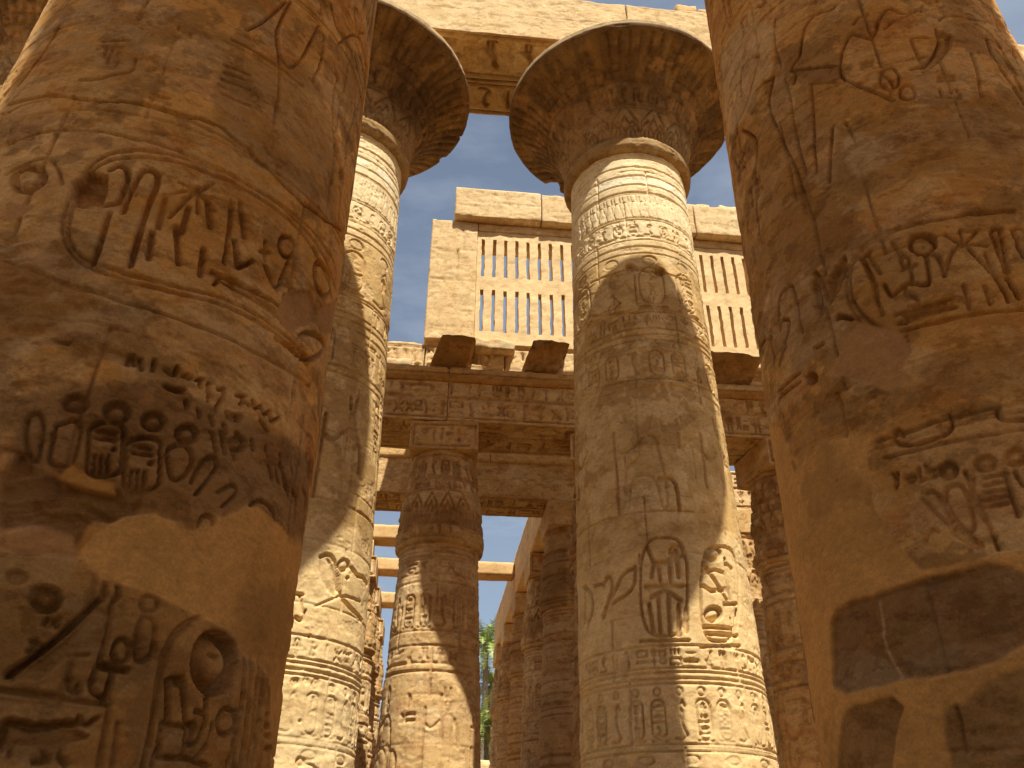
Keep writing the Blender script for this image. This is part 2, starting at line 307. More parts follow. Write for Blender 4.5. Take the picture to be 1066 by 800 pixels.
def cartouche_row(rl, z, h, d, seed, s0=None, s1=None, step=.62):
    """cartouches with sun discs on top, cobras between them"""
    rs = np.random.RandomState(seed); a = rl.s0 if s0 is None else s0; b = rl.s1 if s1 is None else s1; i = 0; x = a+step*.5
    while x < b-step*.3:
        if i % 3 < 2: cartouche(rl, x, z+h*.08, step*.62, h*.66, d, seed+i); rl.sunk(rl.ell(x, z+h*.87, step*.22, h*.09), d*1.3, bev=.05)
        else: rl.flip = bool(i % 2); sign(rl, 'cobra', x-step*.4, z+h*.06, step*.8, h*.7, d, lw=max(rl.res*1.7, .03)); rl.sunk(rl.ell(x, z+h*.87, step*.2, h*.085), d*1.2, bev=.05)
        x += step; i += 1
    rl.stroke([(a, z), (b, z)], .02, d*.6); rl.stroke([(a, z+h), (b, z+h)], .02, d*.6)
def petals(rl, z, h, d, step, s0=None, s1=None):
    a = rl.s0 if s0 is None else s0; b = rl.s1 if s1 is None else s1; x = a
    while x < b:
        rl.stroke([(x, z), (x+step*.08, z+h*.55), (x+step*.5, z+h), (x+step*.92, z+h*.55), (x+step, z)], max(.016, rl.res*1.4), d)
        rl.stroke([(x+step*.3, z), (x+step*.33, z+h*.4), (x+step*.5, z+h*.7), (x+step*.67, z+h*.4), (x+step*.7, z)], max(.012, rl.res*1.3), d*.6)
        x += step
def frieze(rl, z, h, d, step):
    """tall pointed bundles of the kheker kind"""
    x = rl.s0
    while x < rl.s1:
        rl.sunk([(x+step*.2, z), (x+step*.38, z+h*.3), (x+step*.12, z+h*.62), (x+step*.3, z+h), (x+step*.5, z+h*.7), (x+step*.7, z+h), (x+step*.88, z+h*.62), (x+step*.62, z+h*.3), (x+step*.8, z)], d, bev=step*.2)
        x += step
    rl.stroke([(rl.s0, z), (rl.s1, z)], .016, d*.7); rl.stroke([(rl.s0, z+h), (rl.s1, z+h)], .016, d*.7)
FIG = {'king': dict(k=[[(.42, .0), (.52, .0), (.5, .25), (.55, .45), (.62, .55), (.58, .68), (.50, .74), (.36, .74), (.30, .66), (.36, .52), (.28, .42), (.3, .2), (.2, .02), (.36, .02), (.42, .22)],
                        E_(.44, .82, .06, .07), [(.38, .86), (.5, .86), (.54, 1.02), (.46, 1.06), (.36, .98)]],
                    s=[[(.56, .68), (.72, .6), (.86, .74)], [(.33, .68), (.22, .52), (.34, .44)], [(.28, .42), (.66, .30), (.6, .44)]]),
       'goddess': dict(k=[[(.40, .0), (.58, .0), (.56, .3), (.58, .5), (.6, .66), (.5, .74), (.38, .72), (.34, .6), (.40, .5), (.38, .3)], E_(.48, .81, .065, .075)],
                       s=[[(.58, .66), (.74, .52), (.84, .60)], [(.36, .66), (.30, .5), (.30, .34)], [(.46, .90), (.44, 1.02)], [(.52, .90), (.54, 1.02)], [(.86, .0), (.84, .78)]]),
       'seated': dict(k=[[(.2, .0), (.32, .0), (.34, .32), (.62, .34), (.64, .02), (.82, .0), (.8, .05), (.72, .08), (.72, .44), (.52, .5), (.52, .66), (.42, .74), (.28, .72), (.24, .5), (.2, .3)], E_(.4, .82, .065, .075), [(.34, .86), (.46, .86), (.46, 1.05), (.40, 1.1), (.34, 1.05)]],
                      s=[[(.5, .66), (.66, .56), (.8, .62)], [(.8, .0), (.82, .8)], [(.1, .0), (.1, .3), (.3, .3)]])}
def figure(rl, name, x, z, wx, hz, d, flip=False, lw=None):
    f = FIG[name]; T = lambda P: [(x+wx*((1-a) if flip else a), z+hz*b) for a, b in P]
    for P in f['k']: rl.sunk(T(P), d, bev=hz*.05, rise=.8, smooth=True)
    for P in f['s']: rl.stroke(T(P), lw or max(rl.res*1.8, hz*.03), d*.8, smooth=True)
def scene_row(rl, z, h, d, seed, s0=None, s1=None):
    rs = np.random.RandomState(seed); a = rl.s0 if s0 is None else s0; b = rl.s1 if s1 is None else s1; x = a; i = 0
    names = ['king', 'seated', 'goddess']
    while x < b:
        figure(rl, names[i % 3], x, z, h*.62, h*.82, d, flip=(i % 3 != 0)); x += h*.58
        for k in range(3):
            if rs.rand() < .8: sign_block(rl, rs, x+.0, z+h*(.80-.16*k), h*.14, h*.14, d*.8)
        x += h*.14
        if i % 3 == 2: rl.stroke([(x, z), (x, z+h)], .02, d*.6)
        i += 1
    rl.stroke([(a, z), (b, z)], .02, d*.6); rl.stroke([(a, z+h), (b, z+h)], .02, d*.6)

# ------------------------------------------------------------------ mesh helpers
def mesh_obj(name, V, Q, C, mat, parent=None, tris=None, smooth=True, A=None):
    me = bpy.data.meshes.new(name); V = np.asarray(V, np.float32); Q = np.asarray(Q, np.int32).reshape(-1, 4)
    nt_ = 0 if tris is None else len(tris)
    me.vertices.add(len(V)); me.vertices.foreach_set('co', V.ravel())
    li = Q.ravel(); ls = np.arange(len(Q))*4; lt = np.full(len(Q), 4)
    if nt_:
        T = np.asarray(tris, np.int32); li = np.concatenate([li, T.ravel()]); ls = np.concatenate([ls, len(Q)*4+np.arange(nt_)*3]); lt = np.concatenate([lt, np.full(nt_, 3)])
    me.loops.add(len(li)); me.loops.foreach_set('vertex_index', li.astype(np.int32))
    me.polygons.add(len(ls)); me.polygons.foreach_set('loop_start', ls.astype(np.int32)); me.polygons.foreach_set('loop_total', lt.astype(np.int32))
    me.polygons.foreach_set('use_smooth', np.full(len(ls), smooth))
    if C is not None:
        C = np.asarray(C, np.float32)
        if C.ndim == 1: C = np.tile(C, (len(V), 1))
        at = me.color_attributes.new('alb', 'FLOAT_COLOR', 'POINT'); at.data.foreach_set('color', np.hstack([np.clip(C, 0, 1), (np.ones(len(C)) if A is None else np.asarray(A))[:, None]]).astype(np.float32).ravel())
    me.update(calc_edges=True); me.materials.append(mat)
    o = bpy.data.objects.new(name, me); col.objects.link(o)
    if parent is not None: o.parent = parent
    return o
def tag(o, label=None, cat=None, group=None, kind=None):
    if label: o['label'] = label
    if cat: o['category'] = cat
    if group: o['group'] = group
    o['kind'] = kind or 'thing'
    return o
def thing(name, label, cat, loc, rz=0, group=None):
    o = bpy.data.objects.new(name, None); o.empty_display_size = .3; col.objects.link(o); o.location = loc; o.rotation_euler = (0, 0, rz); return tag(o, label, cat, group)
def copy_thing(r, loc, rz, label, group):
    def rec(o, par):
        c = o.copy(); col.objects.link(c)
        if par is not None: c.parent = par
        for ch in [x for x in bpy.data.objects if x.parent == o]: rec(ch, c)
        return c
    c = rec(r, None); c.location = loc; c.rotation_euler = (0, 0, rz); tag(c, label, None, group); return c
def revolve(name, phis, zs, rfun, rl, mat, parent, R0, cap=True, disp=1.0, rot=0.0):
    """phis: angle from -Y towards +X; the relief is wrapped round with s = R0*phi"""
    P, Z = np.meshgrid(phis, zs); R = rfun(Z, P)
    if rl is not None:
        s = R0*P; H = rl.sample(rl.H, s, Z)*disp; C = rl.sample(rl.C, s, Z); A = rl.sample(rl.M, s, Z).ravel(); A = np.append(A, [1, 1]) if cap else A; R = R+H
    else: C = A = None
    V = np.stack([R*np.sin(P+rot), -R*np.cos(P+rot), Z], -1).reshape(-1, 3); nu, nv = len(phis), len(zs)
    i = np.arange(nu); j = np.arange(nv-1); I, J = np.meshgrid(i, j); I2 = (I+1) % nu
    Q = np.stack([J*nu+I, J*nu+I2, (J+1)*nu+I2, (J+1)*nu+I], -1).reshape(-1, 4); T = None
    if cap:
        V = np.vstack([V, [[0, 0, zs[0]], [0, 0, zs[-1]]]]); n = nu*nv; a = np.arange(nu); b = (a+1) % nu
        T = np.vstack([np.stack([b, a, np.full(nu, n)], -1), np.stack([a+nu*(nv-1), b+nu*(nv-1), np.full(nu, n+1)], -1)])
    if C is not None: C = C.reshape(-1, 3); C = np.vstack([C, C[:1], C[:1]]) if cap else C
    return mesh_obj(name, V, Q, A0 if C is None else C, mat, parent, T, A=A)
def phi_grid(c, half, step, coarse):
    """full circle, dense within c +- half"""
    d = np.arange(-half, half, step)+c; k = max(6, int((2*math.pi-2*half)/coarse)); r = np.linspace(c+half, c+2*math.pi-half, k, endpoint=False)
    a = np.concatenate([d, r]); return a
def block(name, x0, x1, y0, y1, z0, z1, res=.08, r=.05, seed=1, mat=None, parent=None, front=None, under=None, left=None, tone=1.0, amp=.012, wedge=None, colour=None, chip=1.0):
    """a stone block with noisy rounded arrises; front / under / left are Reliefs in world (x or y, z) coordinates"""
    nx, ny, nz_ = [max(2, int(round((b-a)/res))) for a, b in ((x0, x1), (y0, y1), (z0, z1))]
    faces = []; 
    def fid(i, j, k): return (i*(ny+1)+j)*(nz_+1)+k
    def grid(a, b): return np.meshgrid(np.arange(a), np.arange(b), indexing='ij')
    def add(I, J, K, dI, dJ, flip):
        a = fid(I, J, K); b = fid(I+dI[0], J+dI[1], K+dI[2]); c = fid(I+dI[0]+dJ[0], J+dI[1]+dJ[1], K+dI[2]+dJ[2]); d = fid(I+dJ[0], J+dJ[1], K+dJ[2])
        q = np.stack([a, b, c, d] if not flip else [a, d, c, b], -1).reshape(-1, 4); faces.append(q)
    A, B = grid(nx, nz_); O = np.zeros_like(A); add(A, O, B, (1, 0, 0), (0, 0, 1), False); add(A, O+ny, B, (1, 0, 0), (0, 0, 1), True)
    A, B = grid(ny, nz_); O = np.zeros_like(A); add(O, A, B, (0, 1, 0), (0, 0, 1), True); add(O+nx, A, B, (0, 1, 0), (0, 0, 1), False)
    A, B = grid(nx, ny); O = np.zeros_like(A); add(A, B, O, (1, 0, 0), (0, 1, 0), True); add(A, B, O+nz_, (1, 0, 0), (0, 1, 0), False)
    Q = np.vstack(faces); u, inv = np.unique(Q, return_inverse=True); Q = inv.reshape(-1, 4)
    k = u % (nz_+1); j = (u//(nz_+1)) % (ny+1); i = u//((nz_+1)*(ny+1))
    P = np.stack([x0+(x1-x0)*i/nx, y0+(y1-y0)*j/ny, z0+(z1-z0)*k/nz_], -1).astype(float); P0 = P.copy()
    rn = r*(.35+chip*2.2*np.clip(fbm(P[:, 0]*1.7+P[:, 1]*1.3+seed, P[:, 2]*1.9+P[:, 1]*.9, seed+3, 4, .6)-.42, 0, 1)*3); rn = np.minimum(rn, .45*min(x1-x0, y1-y0, z1-z0))
    lo = np.array([x0, y0, z0]); hi = np.array([x1, y1, z1])
    In = np.minimum(np.maximum(P, lo+rn[:, None]), hi-rn[:, None]); D = P-In; n = np.linalg.norm(D, axis=1)+1e-9
    P = In+D/n[:, None]*rn[:, None]; N = D/n[:, None]
    e = (fbm(P0[:, 0]*1.8+P0[:, 1]*2.1, P0[:, 2]*2.6+P0[:, 1]*.7, seed+11, 5, .6)-.5)*2
    P = P+N*(e*amp)[:, None]
    C = np.zeros((len(P), 3)); rl0 = front or under
    n1 = fbm(P0[:, 0]*.8+P0[:, 1]*.5, P0[:, 2]*1.3+P0[:, 1]*.4, seed+21, 5, .6)[:, None]; n2 = fbm(P0[:, 0]*1.3+P0[:, 1], P0[:, 2]*4, seed+31, 4, .6)[:, None]
    base = A0 if colour is None else np.asarray(colour); C = base*(1-sstep(.5, .68, n1))+(APALE if colour is None else base*1.12)*sstep(.5, .68, n1); C = C*(1-.5*sstep(.55, .72, n2))+ARED*.5*sstep(.55, .72, n2)
    for rl, sel, a, b, nv in ((front, j == 0, 0, 2, (0, -1, 0)), (under, k == 0, 0, 1, (0, 0, -1)), (left, i == 0, 1, 2, (-1, 0, 0))):
        if rl is None: continue
        s_, t_ = P0[sel, a], P0[sel, b]
        eg = np.minimum.reduce([s_-lo[a], hi[a]-s_, t_-lo[b], hi[b]-t_]); wgt = sstep(0, .06, eg)
        P[sel] += np.array(nv)*(rl.sample(rl.H, s_, t_)*wgt)[:, None]; C[sel] = rl.sample(rl.C, s_, t_)
    if wedge is not None: P = wedge(P, P0)
    return mesh_obj(name, P, Q, C*tone, mat or STONE, parent)

# ------------------------------------------------------------------ the hall: positions in metres, nave along X
NS = 1.0
NEAR_Y, FAR_Y, STEP = 6.165*NS, 15.302, 7.209
NLX, NRX = -2.667*NS, 4.722*NS
FLX, FRX = -2.737, 4.472
R0 = 1.65
def great_r(Z, P=None): return 1.75-.0186*Z-.30*np.clip((2.0-Z)/2.0, 0, 1)**2
def on_col(cx, cy, crop=(0, 0, 1)):
    ks = NS if cy == NEAR_Y else 1.0
    """points traced on the photograph -> (arc length, height) on the drum of the column at cx, cy"""
    x0, y0, k = crop
    def T(p):
        p = np.asarray(p, float); d = ray(x0+p[:, 0]/k, y0+p[:, 1]/k); R = np.full(len(p), 1.6)
        for _ in range(7):
            a = d[:, 0]**2+d[:, 1]**2; b = -2*(d[:, 0]*cx+d[:, 1]*cy); c = cx*cx+cy*cy-R*R
            t = (-b-np.sqrt(np.maximum(b*b-4*a*c, 0)))/(2*a); z = CAMZ+t*d[:, 2]; R = ks*great_r(z)
        return np.stack([R0*np.arctan2(d[:, 0]*t-cx, -(d[:, 1]*t-cy)), z], -1)
    return T
flat_T = lambda p: np.asarray(p, float)
def seam(x0, y0, x1, y1, n=9, wob=2.0, sd=1):
    rs = np.random.RandomState(sd); return [(x0+(x1-x0)*t+rs.uniform(-wob, wob), y0+(y1-y0)*t+rs.uniform(-wob, wob)) for t in np.linspace(0, 1, n)]

NEARC = np.array([1.16, .95, .62])
# ---- near left column -------------------------------------------------
def relief_near_left():
    rl = Relief(-2.3, 3.6, 1.9, 9.9, .0105, 3); rl.base_colour(); rl.C = rl.C*NEARC; rl.kw = .62; rl.kd = 1.12; S = rl.stroke; K = rl.sunk
    A = on_col(NLX, NEAR_Y, (0, 60, 4)); B = on_col(NLX, NEAR_Y, (0, 0, 2)); D = on_col(NLX, NEAR_Y, (0, 400, 2)); G = on_col(NLX, NEAR_Y, (180, 60, 4)); M6 = on_col(NLX, NEAR_Y, (180, 260, 4))
    P1 = on_col(NLX, NEAR_Y, (0, 600, 4)); P2 = on_col(NLX, NEAR_Y, (140, 600, 4)); P5 = on_col(NLX, NEAR_Y, (0, 260, 4)); P7 = on_col(NLX, NEAR_Y, (0, 420, 4)); P8 = on_col(NLX, NEAR_Y, (180, 440, 4))
    # the big lying cartouche
    rl.T = B
    for off in (0, 14):
        S([(640-off, 745), (580, 688+off*.6), (520, 645+off), (440, 610+off), (350, 592+off), (250, 566+off), (165, 538+off), (128-off, 490), (140-off, 420), (165-off, 365), (205, 332-off), (270, 320-off), (350, 332-off), (450, 366-off), (550, 420-off), (625, 485-off), (668+off, 565), (690+off, 650), (690+off, 730)], .028, .022, smooth=True)
    S([(0, 362), (40, 338), (85, 322), (110, 345), (118, 380)], .028, .02, smooth=True)
    rl.T = A
    rl.sunk(rl.ell(95, 500, 82, 58, -.35), .06, bev=.08, rise=1.0)
    S([(435, 460), (470, 442), (505, 455), (515, 480), (498, 540), (470, 600), (400, 610)], .052, .055); S([(440, 640), (392, 790), (372, 850)], .052, .04)
    S([(495, 640), (540, 520), (570, 465), (610, 460), (640, 480), (635, 520), (590, 640), (545, 800), (530, 860)], .055, .055)
    K([(345, 455), (410, 475), (430, 480), (425, 560), (400, 625), (280, 610), (275, 520), (315, 500)], .09, .3, .2)
    S([(285, 610), (335, 480)], .04, .07); S([(405, 612), (480, 600)], .05, .06)
    rl.T = B
    for P in ([(366, 378), (432, 410)], [(436, 377), (374, 412)], [(400, 392), (335, 402)], [(398, 392), (438, 436)], [(402, 392), (345, 450)], [(403, 396), (404, 440)]): S(P, .035, .03)
    for P in ([(335, 412), (322, 470)], [(310, 480), (303, 535)], [(360, 470), (366, 545)], [(418, 515), (412, 570)], [(385, 430), (372, 480)], [(425, 420), (430, 470)]): S(P, .06, .035)
    S([(475, 415), (470, 485)], .05, .03); S([(492, 418), (502, 490)], .05, .03)
    S([(468, 490), (462, 545)], .04, .04); S([(482, 498), (490, 552), (520, 540)], .055, .055); S([(545, 550), (560, 585), (572, 600), (580, 575), (592, 545)], .05, .05)
    S([(545, 498), (545, 540)], .03, .03); S([(535, 520), (556, 522)], .03, .03)
    S(rl.ell(590, 510, 16, 22, -.2), .045, .05, closed=True); S(rl.ell(664, 578, 15, 36, -.25), .07, .06, closed=True)
    S([(435, 562), (590, 642)], .035, .05); S([(440, 590), (455, 572)], .03, .05); S([(455, 580), (585, 664)], .05, .06); S([(588, 640), (582, 668)], .03, .05)
    K([(452, 572), (585, 648), (583, 660), (455, 586)], .03, .2, .1)
    rl.sunk(rl.ell(640, 716, 30, 34, -.3), .05, bev=.07, rise=1.0)
    S([(570, 700), (600, 720), (635, 755)], .06, .04)
    # band lines over and under it, and the upper scene
    S([(0, 232), (100, 200), (190, 205), (300, 220), (430, 268), (530, 330), (610, 390), (680, 460), (705, 510)], .022, .02, smooth=True)
    S([(0, 300), (90, 268), (190, 270), (300, 290), (430, 340), (540, 398), (620, 455), (690, 550)], .016, .012, smooth=True)
    S(seam(0, 215, 90, 196, 5, 2)+seam(110, 202, 300, 214, 7, 4, 2)+seam(330, 224, 430, 252, 5, 3, 3)+seam(450, 262, 700, 480, 14, 5, 4), .04, .05)
    S([(150, 165), (190, 162), (230, 150), (262, 148), (268, 120)], .03, .035, smooth=True)
    for P in ([(560, 60), (575, 170), (560, 255)], [(590, 0), (560, 60), (565, 110), (600, 150), (650, 50)], [(640, 55), (665, 70), (655, 130), (640, 165)], [(500, 60), (530, 45), (560, 20), (580, 0)],
              [(690, 90), (722, 62), (745, 95), (748, 160), (728, 230), (712, 300), (700, 400), (694, 470)], [(672, 0), (682, 50), (700, 78)], [(722, 10), (745, 40), (745, 70), (728, 60), (722, 30), (722, 10)], [(690, 150), (680, 240), (690, 300), (680, 400)],
              [(470, 80), (560, 130), (620, 175)], [(200, 95), (240, 95)], [(200, 84), (244, 82)], [(30, 60), (12, 120)], [(105, 60), (50, 150), (20, 178)]): S(P, .034, .035, smooth=True)
    for P in ([(455, 130), (510, 150)], [(455, 145), (512, 166)], [(450, 160), (510, 182)], [(452, 190), (510, 215)], [(188, 100), (194, 100)]): S(P, .028, .03)
    for q in ((208, 98), (222, 92), (214, 110)): S([(q[0], q[1]), (q[0]-6, q[1]+20)], .03, .03)
    rl.T = flat_T; rl.flip = True
    for z, x in ((7.0, -.2), (7.0, .1), (6.75, .2), (7.0, .9), (6.75, 1.15)): sign_block(rl, np.random.RandomState(int(z*7+x*9)), x, z, .26, .24, .018)
    # bands of writing under the cartouche
    rl.T = B
    S([(0, 540), (60, 560), (160, 600), (300, 640), (450, 690), (560, 745), (640, 800)], .02, .012, smooth=True)
    rl.T = P5
    for i, P in enumerate(([(535, 430), (528, 465)], [(550, 430), (560, 465)], [(580, 445), (588, 485)], [(640, 450), (638, 490)], [(690, 480), (720, 505)], [(735, 480), (735, 505)])): S(P, .03, .05)
    K([(665, 545), (780, 575), (760, 595), (700, 580)], .06, .1, .3); K([(760, 510), (775, 500), (800, 515), (800, 530)], .04, .1, .3)
    K([(190, 352), (300, 368), (270, 385), (215, 375)], .08, .1, .2)
    rl.T = M6
    for P in ([(45, 515), (75, 520)], [(100, 530), (120, 525), (118, 560)], [(150, 545), (155, 620)], [(190, 570), (215, 565), (215, 600), (185, 650)], [(270, 595), (300, 600), (285, 635)], [(330, 620), (340, 655), (365, 640), (385, 680), (405, 660), (410, 710), (440, 690)], [(230, 665), (290, 685), (280, 700), (235, 680)], [(360, 700), (390, 745)], [(300, 620), (320, 640)]): S(P, .034, .04)
    # discs over standing cartouches and cobras
    rl.T = D
    for cx, cy, rx, ry in ((155, 36, 31, 21), (243, 54, 32, 24), (320, 73, 28, 22), (390, 99, 28, 23), (500, 118, 18, 20)): rl.sunk(rl.ell(cx, cy, rx, ry, .12), .045, bev=.07, rise=.95)
    for cx, cy in ((220, 132), (298, 162)):
        q = rl.ell(0, 0, 1, 1); n = len(q); P = [(cx+38*a+(-6*b), cy+(20*b)+(36 if b > 0 else -36)) for a, b in q]; S(P, .03, .03, closed=True)
        for k, (dy, tt) in enumerate(((-36, 0), (-22, 0), (-2, 1), (22, 2), (40, 2))):
            if tt == 0: S([(cx-20, cy+dy-3), (cx+20, cy+dy+3)], .028, .03)
            elif tt == 1: rl.sunk(rl.ell(cx+18, cy+dy, 8, 7), .035, bev=.05)
            else:
                for e in range(3): S([(cx-22+e*14, cy+dy-8), (cx-24+e*14, cy+dy+9)], .022, .028)
    for P in ([(118, 80), (165, 70), (170, 100), (150, 165)], [(115, 82), (108, 120), (100, 160), (120, 168), (150, 165)], [(58, 60), (80, 55), (90, 80), (80, 160)], [(55, 70), (50, 100), (60, 150), (80, 160)], [(350, 130), (380, 118), (402, 140), (395, 180), (365, 200), (352, 180), (350, 130)],
              [(400, 200), (425, 150), (450, 145), (455, 170), (410, 225)], [(440, 95), (450, 135)], [(460, 95), (470, 140)], [(480, 110), (490, 150)], [(455, 220), (490, 200), (500, 220), (465, 250)], [(415, 290), (425, 265), (450, 275), (445, 292)], [(525, 250), (545, 232), (575, 255), (578, 280)], [(590, 170), (605, 230)], [(560, 165), (568, 190)], [(575, 175), (583, 200)], [(592, 190), (598, 215)],
              [(610, 215), (622, 235), (615, 285)], [(632, 210), (640, 250), (632, 300)]): S(P, .032, .03, smooth=True)
    for i in range(9): S([(385+i*28, 30+i*16), (388+i*28, 46+i*17)], .03, .03)
    # the lower scene
    rl.T = P1
    rl.sunk(rl.ell(78, 0, 48, 34, .1), .03, bev=.08); rl.sunk(rl.ell(200, 88, 74, 62, .1), .065, bev=.10, rise=1.0)
    S([(45, 402), (120, 355), (250, 255), (330, 180), (420, 95)], .055, .07, smooth=True); K([(60, 420), (140, 370), (290, 250), (420, 110), (470, 150), (450, 300), (320, 300), (180, 430)], .02, .2, .9)
    S([(470, 120), (470, 200), (440, 320), (405, 400), (400, 470), (440, 490)], .03, .03, smooth=True); S([(60, 425), (180, 350), (280, 320), (380, 318)], .02, .018, smooth=True)
    S([(440, 75), (455, 10), (500, 20), (505, 70), (480, 100)], .03, .035)
    S([(310, 420), (305, 460), (330, 475)], .03, .03); S([(345, 440), (350, 475)], .028, .03)
    S(rl.ell(518, 302, 34, 50, .1), .026, .03, closed=True); S([(448, 365), (540, 380)], .06, .055); S([(488, 385), (475, 440), (460, 500)], .05, .045)
    S(rl.ell(632, 105, 36, 34), .022, .02, closed=True); S([(630, 155), (660, 180), (655, 250), (650, 320), (600, 350), (572, 320), (585, 200), (605, 160), (630, 155)], .024, .022, smooth=True)
    S(rl.ell(158, 268, 10, 8), .02, .02, closed=True); S([(158, 278), (130, 308)], .03, .03); S([(140, 262), (180, 280)], .028, .03); S([(195, 190), (215, 165)], .03, .03); S([(235, 180), (250, 200)], .03, .03); S([(210, 200), (260, 170)], .02, .02)
    S([(0, 465), (120, 478), (300, 500), (470, 525)], .024, .026); S([(475, 525), (455, 640), (430, 790)], .02, .02); S([(510, 600), (490, 780)], .016, .012)
    S([(5, 700), (25, 630), (50, 592), (90, 598), (150, 615), (220, 612), (290, 600), (340, 602)], .05, .06, smooth=True)
    K([(10, 710), (30, 630), (60, 605), (180, 625), (300, 612), (380, 640), (380, 660), (330, 670), (290, 700), (240, 712), (150, 700), (60, 690), (20, 740)], .035, .12, .9, smooth=True)
    S([(350, 575), (365, 605), (395, 608), (412, 585), (430, 578)], .03, .03, smooth=True)
    for P in ([(285, 700), (270, 740), (300, 775)], [(70, 690), (60, 740)], [(200, 710), (220, 760), (160, 765)], [(330, 670), (380, 655)]): S(P, .028, .03)
    S([(610, 800), (640, 640), (672, 480), (700, 330), (740, 240), (800, 190)], .02, .02, smooth=True)
    rl.T = P2
    K(rl.ell(345, 348, 100, 142, .02), .075, bev=.15, rise=1.0)
    S([(325, 310), (345, 330), (372, 318)], .02, .02, smooth=True); S([(80, 700), (100, 500), (130, 320), (170, 220), (250, 165), (330, 150)], .022, .02, smooth=True)
    S([(155, 590), (152, 420), (175, 410), (192, 440)], .03, .04); S([(192, 440), (195, 412), (212, 412), (228, 580)], .03, .04); S([(130, 600), (235, 612), (225, 740), (120, 738), (130, 600)], .026, .026); S([(310, 500), (312, 540)], .03, .04)
    S([(95, 770), (110, 720), (120, 700)], .03, .04); S([(240, 600), (262, 600), (250, 690)], .03, .035); S([(270, 548), (320, 560), (290, 660), (262, 690)], .03, .03, smooth=True)
    S(rl.ell(398, 590, 36, 55, .1), .026, .028, closed=True); S([(438, 550), (430, 700), (400, 770)], .03, .03, smooth=True); S([(340, 600), (330, 680), (280, 740)], .03, .028, smooth=True); S([(130, 745), (240, 742), (330, 780)], .03, .03)
    for x_, y_ in ((470, 340), (500, 330), (528, 350), (550, 385), (575, 400)): S([(x_, y_), (x_-10, y_+140), (x_-40, 800)], .022, .028)
    for y_ in (560, 610, 650, 700): S([(560, y_), (590, y_+4)], .025, .03)
    rl.T = flat_T
    text_row(rl, 8.7, .5, .02, 17); scene_row(rl, 9.25, 1.2, .03, 4)
    rl.joints([2.35, 3.45, 4.62, 5.28, 6.52, 7.62, 8.65], vert=(1.2, 2.4), d=.018)
    rl.finish(ero=.30, rough=.006, ledge=.006, flake=.2, spall=.013)
    n = fbm(rl.S*1.3, rl.Z*1.6, 811, 7, .66); rl.tint(sstep(.53, .56, n), ADARK*.72, .55); n = fbm(rl.S*2.1+8, rl.Z*2.6, 815, 7, .66); rl.tint(sstep(.57, .59, n), APALE*.95, .35)
    # broken and repaired zones
    rl.T = B; rl.rough_patch(rl.mask([(0, 470), (130, 520), (160, 580), (200, 640), (120, 700), (0, 700)], .05, .08), .03, ADARK, .2, 2, 10)
    rl.rough_patch(rl.mask([(40, 105), (280, 60), (300, 180), (160, 195), (110, 165)], .05, .08), .008, ADARK, .35, 2, 7, 3); rl.rough_patch(rl.mask([(450, 120), (640, 130), (690, 300), (690, 470), (520, 330), (420, 250)], .04, .08), .012, ADARK, .5, 3, 5, 4)
    rl.rough_patch(rl.mask([(180, 230), (20, 290), (10, 262), (150, 232)], .04, .06), .012, ARED, .8, 3, 8, 9)
    rl.T = P5; m_ = rl.mask([(180, 350), (420, 380), (560, 440), (800, 520), (800, 545), (540, 470), (400, 440), (280, 480), (270, 400), (190, 380)], .03, .04); rl.rough_patch(m_, .045, ADARK, .5, 3, 7, 5)
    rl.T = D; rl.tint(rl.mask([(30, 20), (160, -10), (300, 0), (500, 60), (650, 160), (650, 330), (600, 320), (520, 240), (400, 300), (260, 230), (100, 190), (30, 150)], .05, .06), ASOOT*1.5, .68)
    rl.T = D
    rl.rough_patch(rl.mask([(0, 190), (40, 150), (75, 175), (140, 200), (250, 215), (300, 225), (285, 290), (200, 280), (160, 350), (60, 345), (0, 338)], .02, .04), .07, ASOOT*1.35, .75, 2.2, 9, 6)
    rl.rough_patch(rl.mask([(250, 205), (360, 215), (400, 230), (395, 290), (300, 270)], .02, .04), .035, ADARK, .6, 3, 7, 7)
    rl.plaster(rl.mask([(0, 300), (60, 285), (160, 310), (170, 350), (90, 345), (0, 338)], .03, .03), .03, ARED, .012)
    rl.plaster(rl.mask([(118, 190), (150, 160), (200, 192), (240, 200), (245, 225), (180, 215)], .012, .02), .02, AORANGE)
    rl.tint(rl.mask([(0, 350), (190, 372), (280, 415), (430, 478), (490, 505), (577, 600), (577, 900), (0, 900)], .04, .04), ADARK*.8, .5)
    rl.plaster(rl.mask([(170, 340), (200, 300), (262, 270), (330, 262), (380, 290), (412, 300), (440, 290), (480, 270), (520, 250), (545, 253), (585, 285), (612, 322), (660, 340), (700, 340), (700, 800), (577, 800), (571, 700), (568, 600), (545, 575), (512, 552), (490, 505), (430, 478), (380, 457), (330, 432), (280, 415), (230, 408), (185, 372)], .008, .02), .012, APLAST*1.12)
    rl.T = B; rl.plaster(rl.mask([(585, 605), (640, 598), (655, 640), (650, 668), (600, 690), (572, 655)], .012, .03), .03, ARED*.92)
    rl.plaster(rl.mask([(655, 640), (700, 610), (700, 690), (665, 690)], .012, .03), .02, ARED*.92); rl.plaster(rl.mask([(0, 420), (60, 425), (30, 450), (0, 458)], .012, .02), .02, ARED)
    return rl

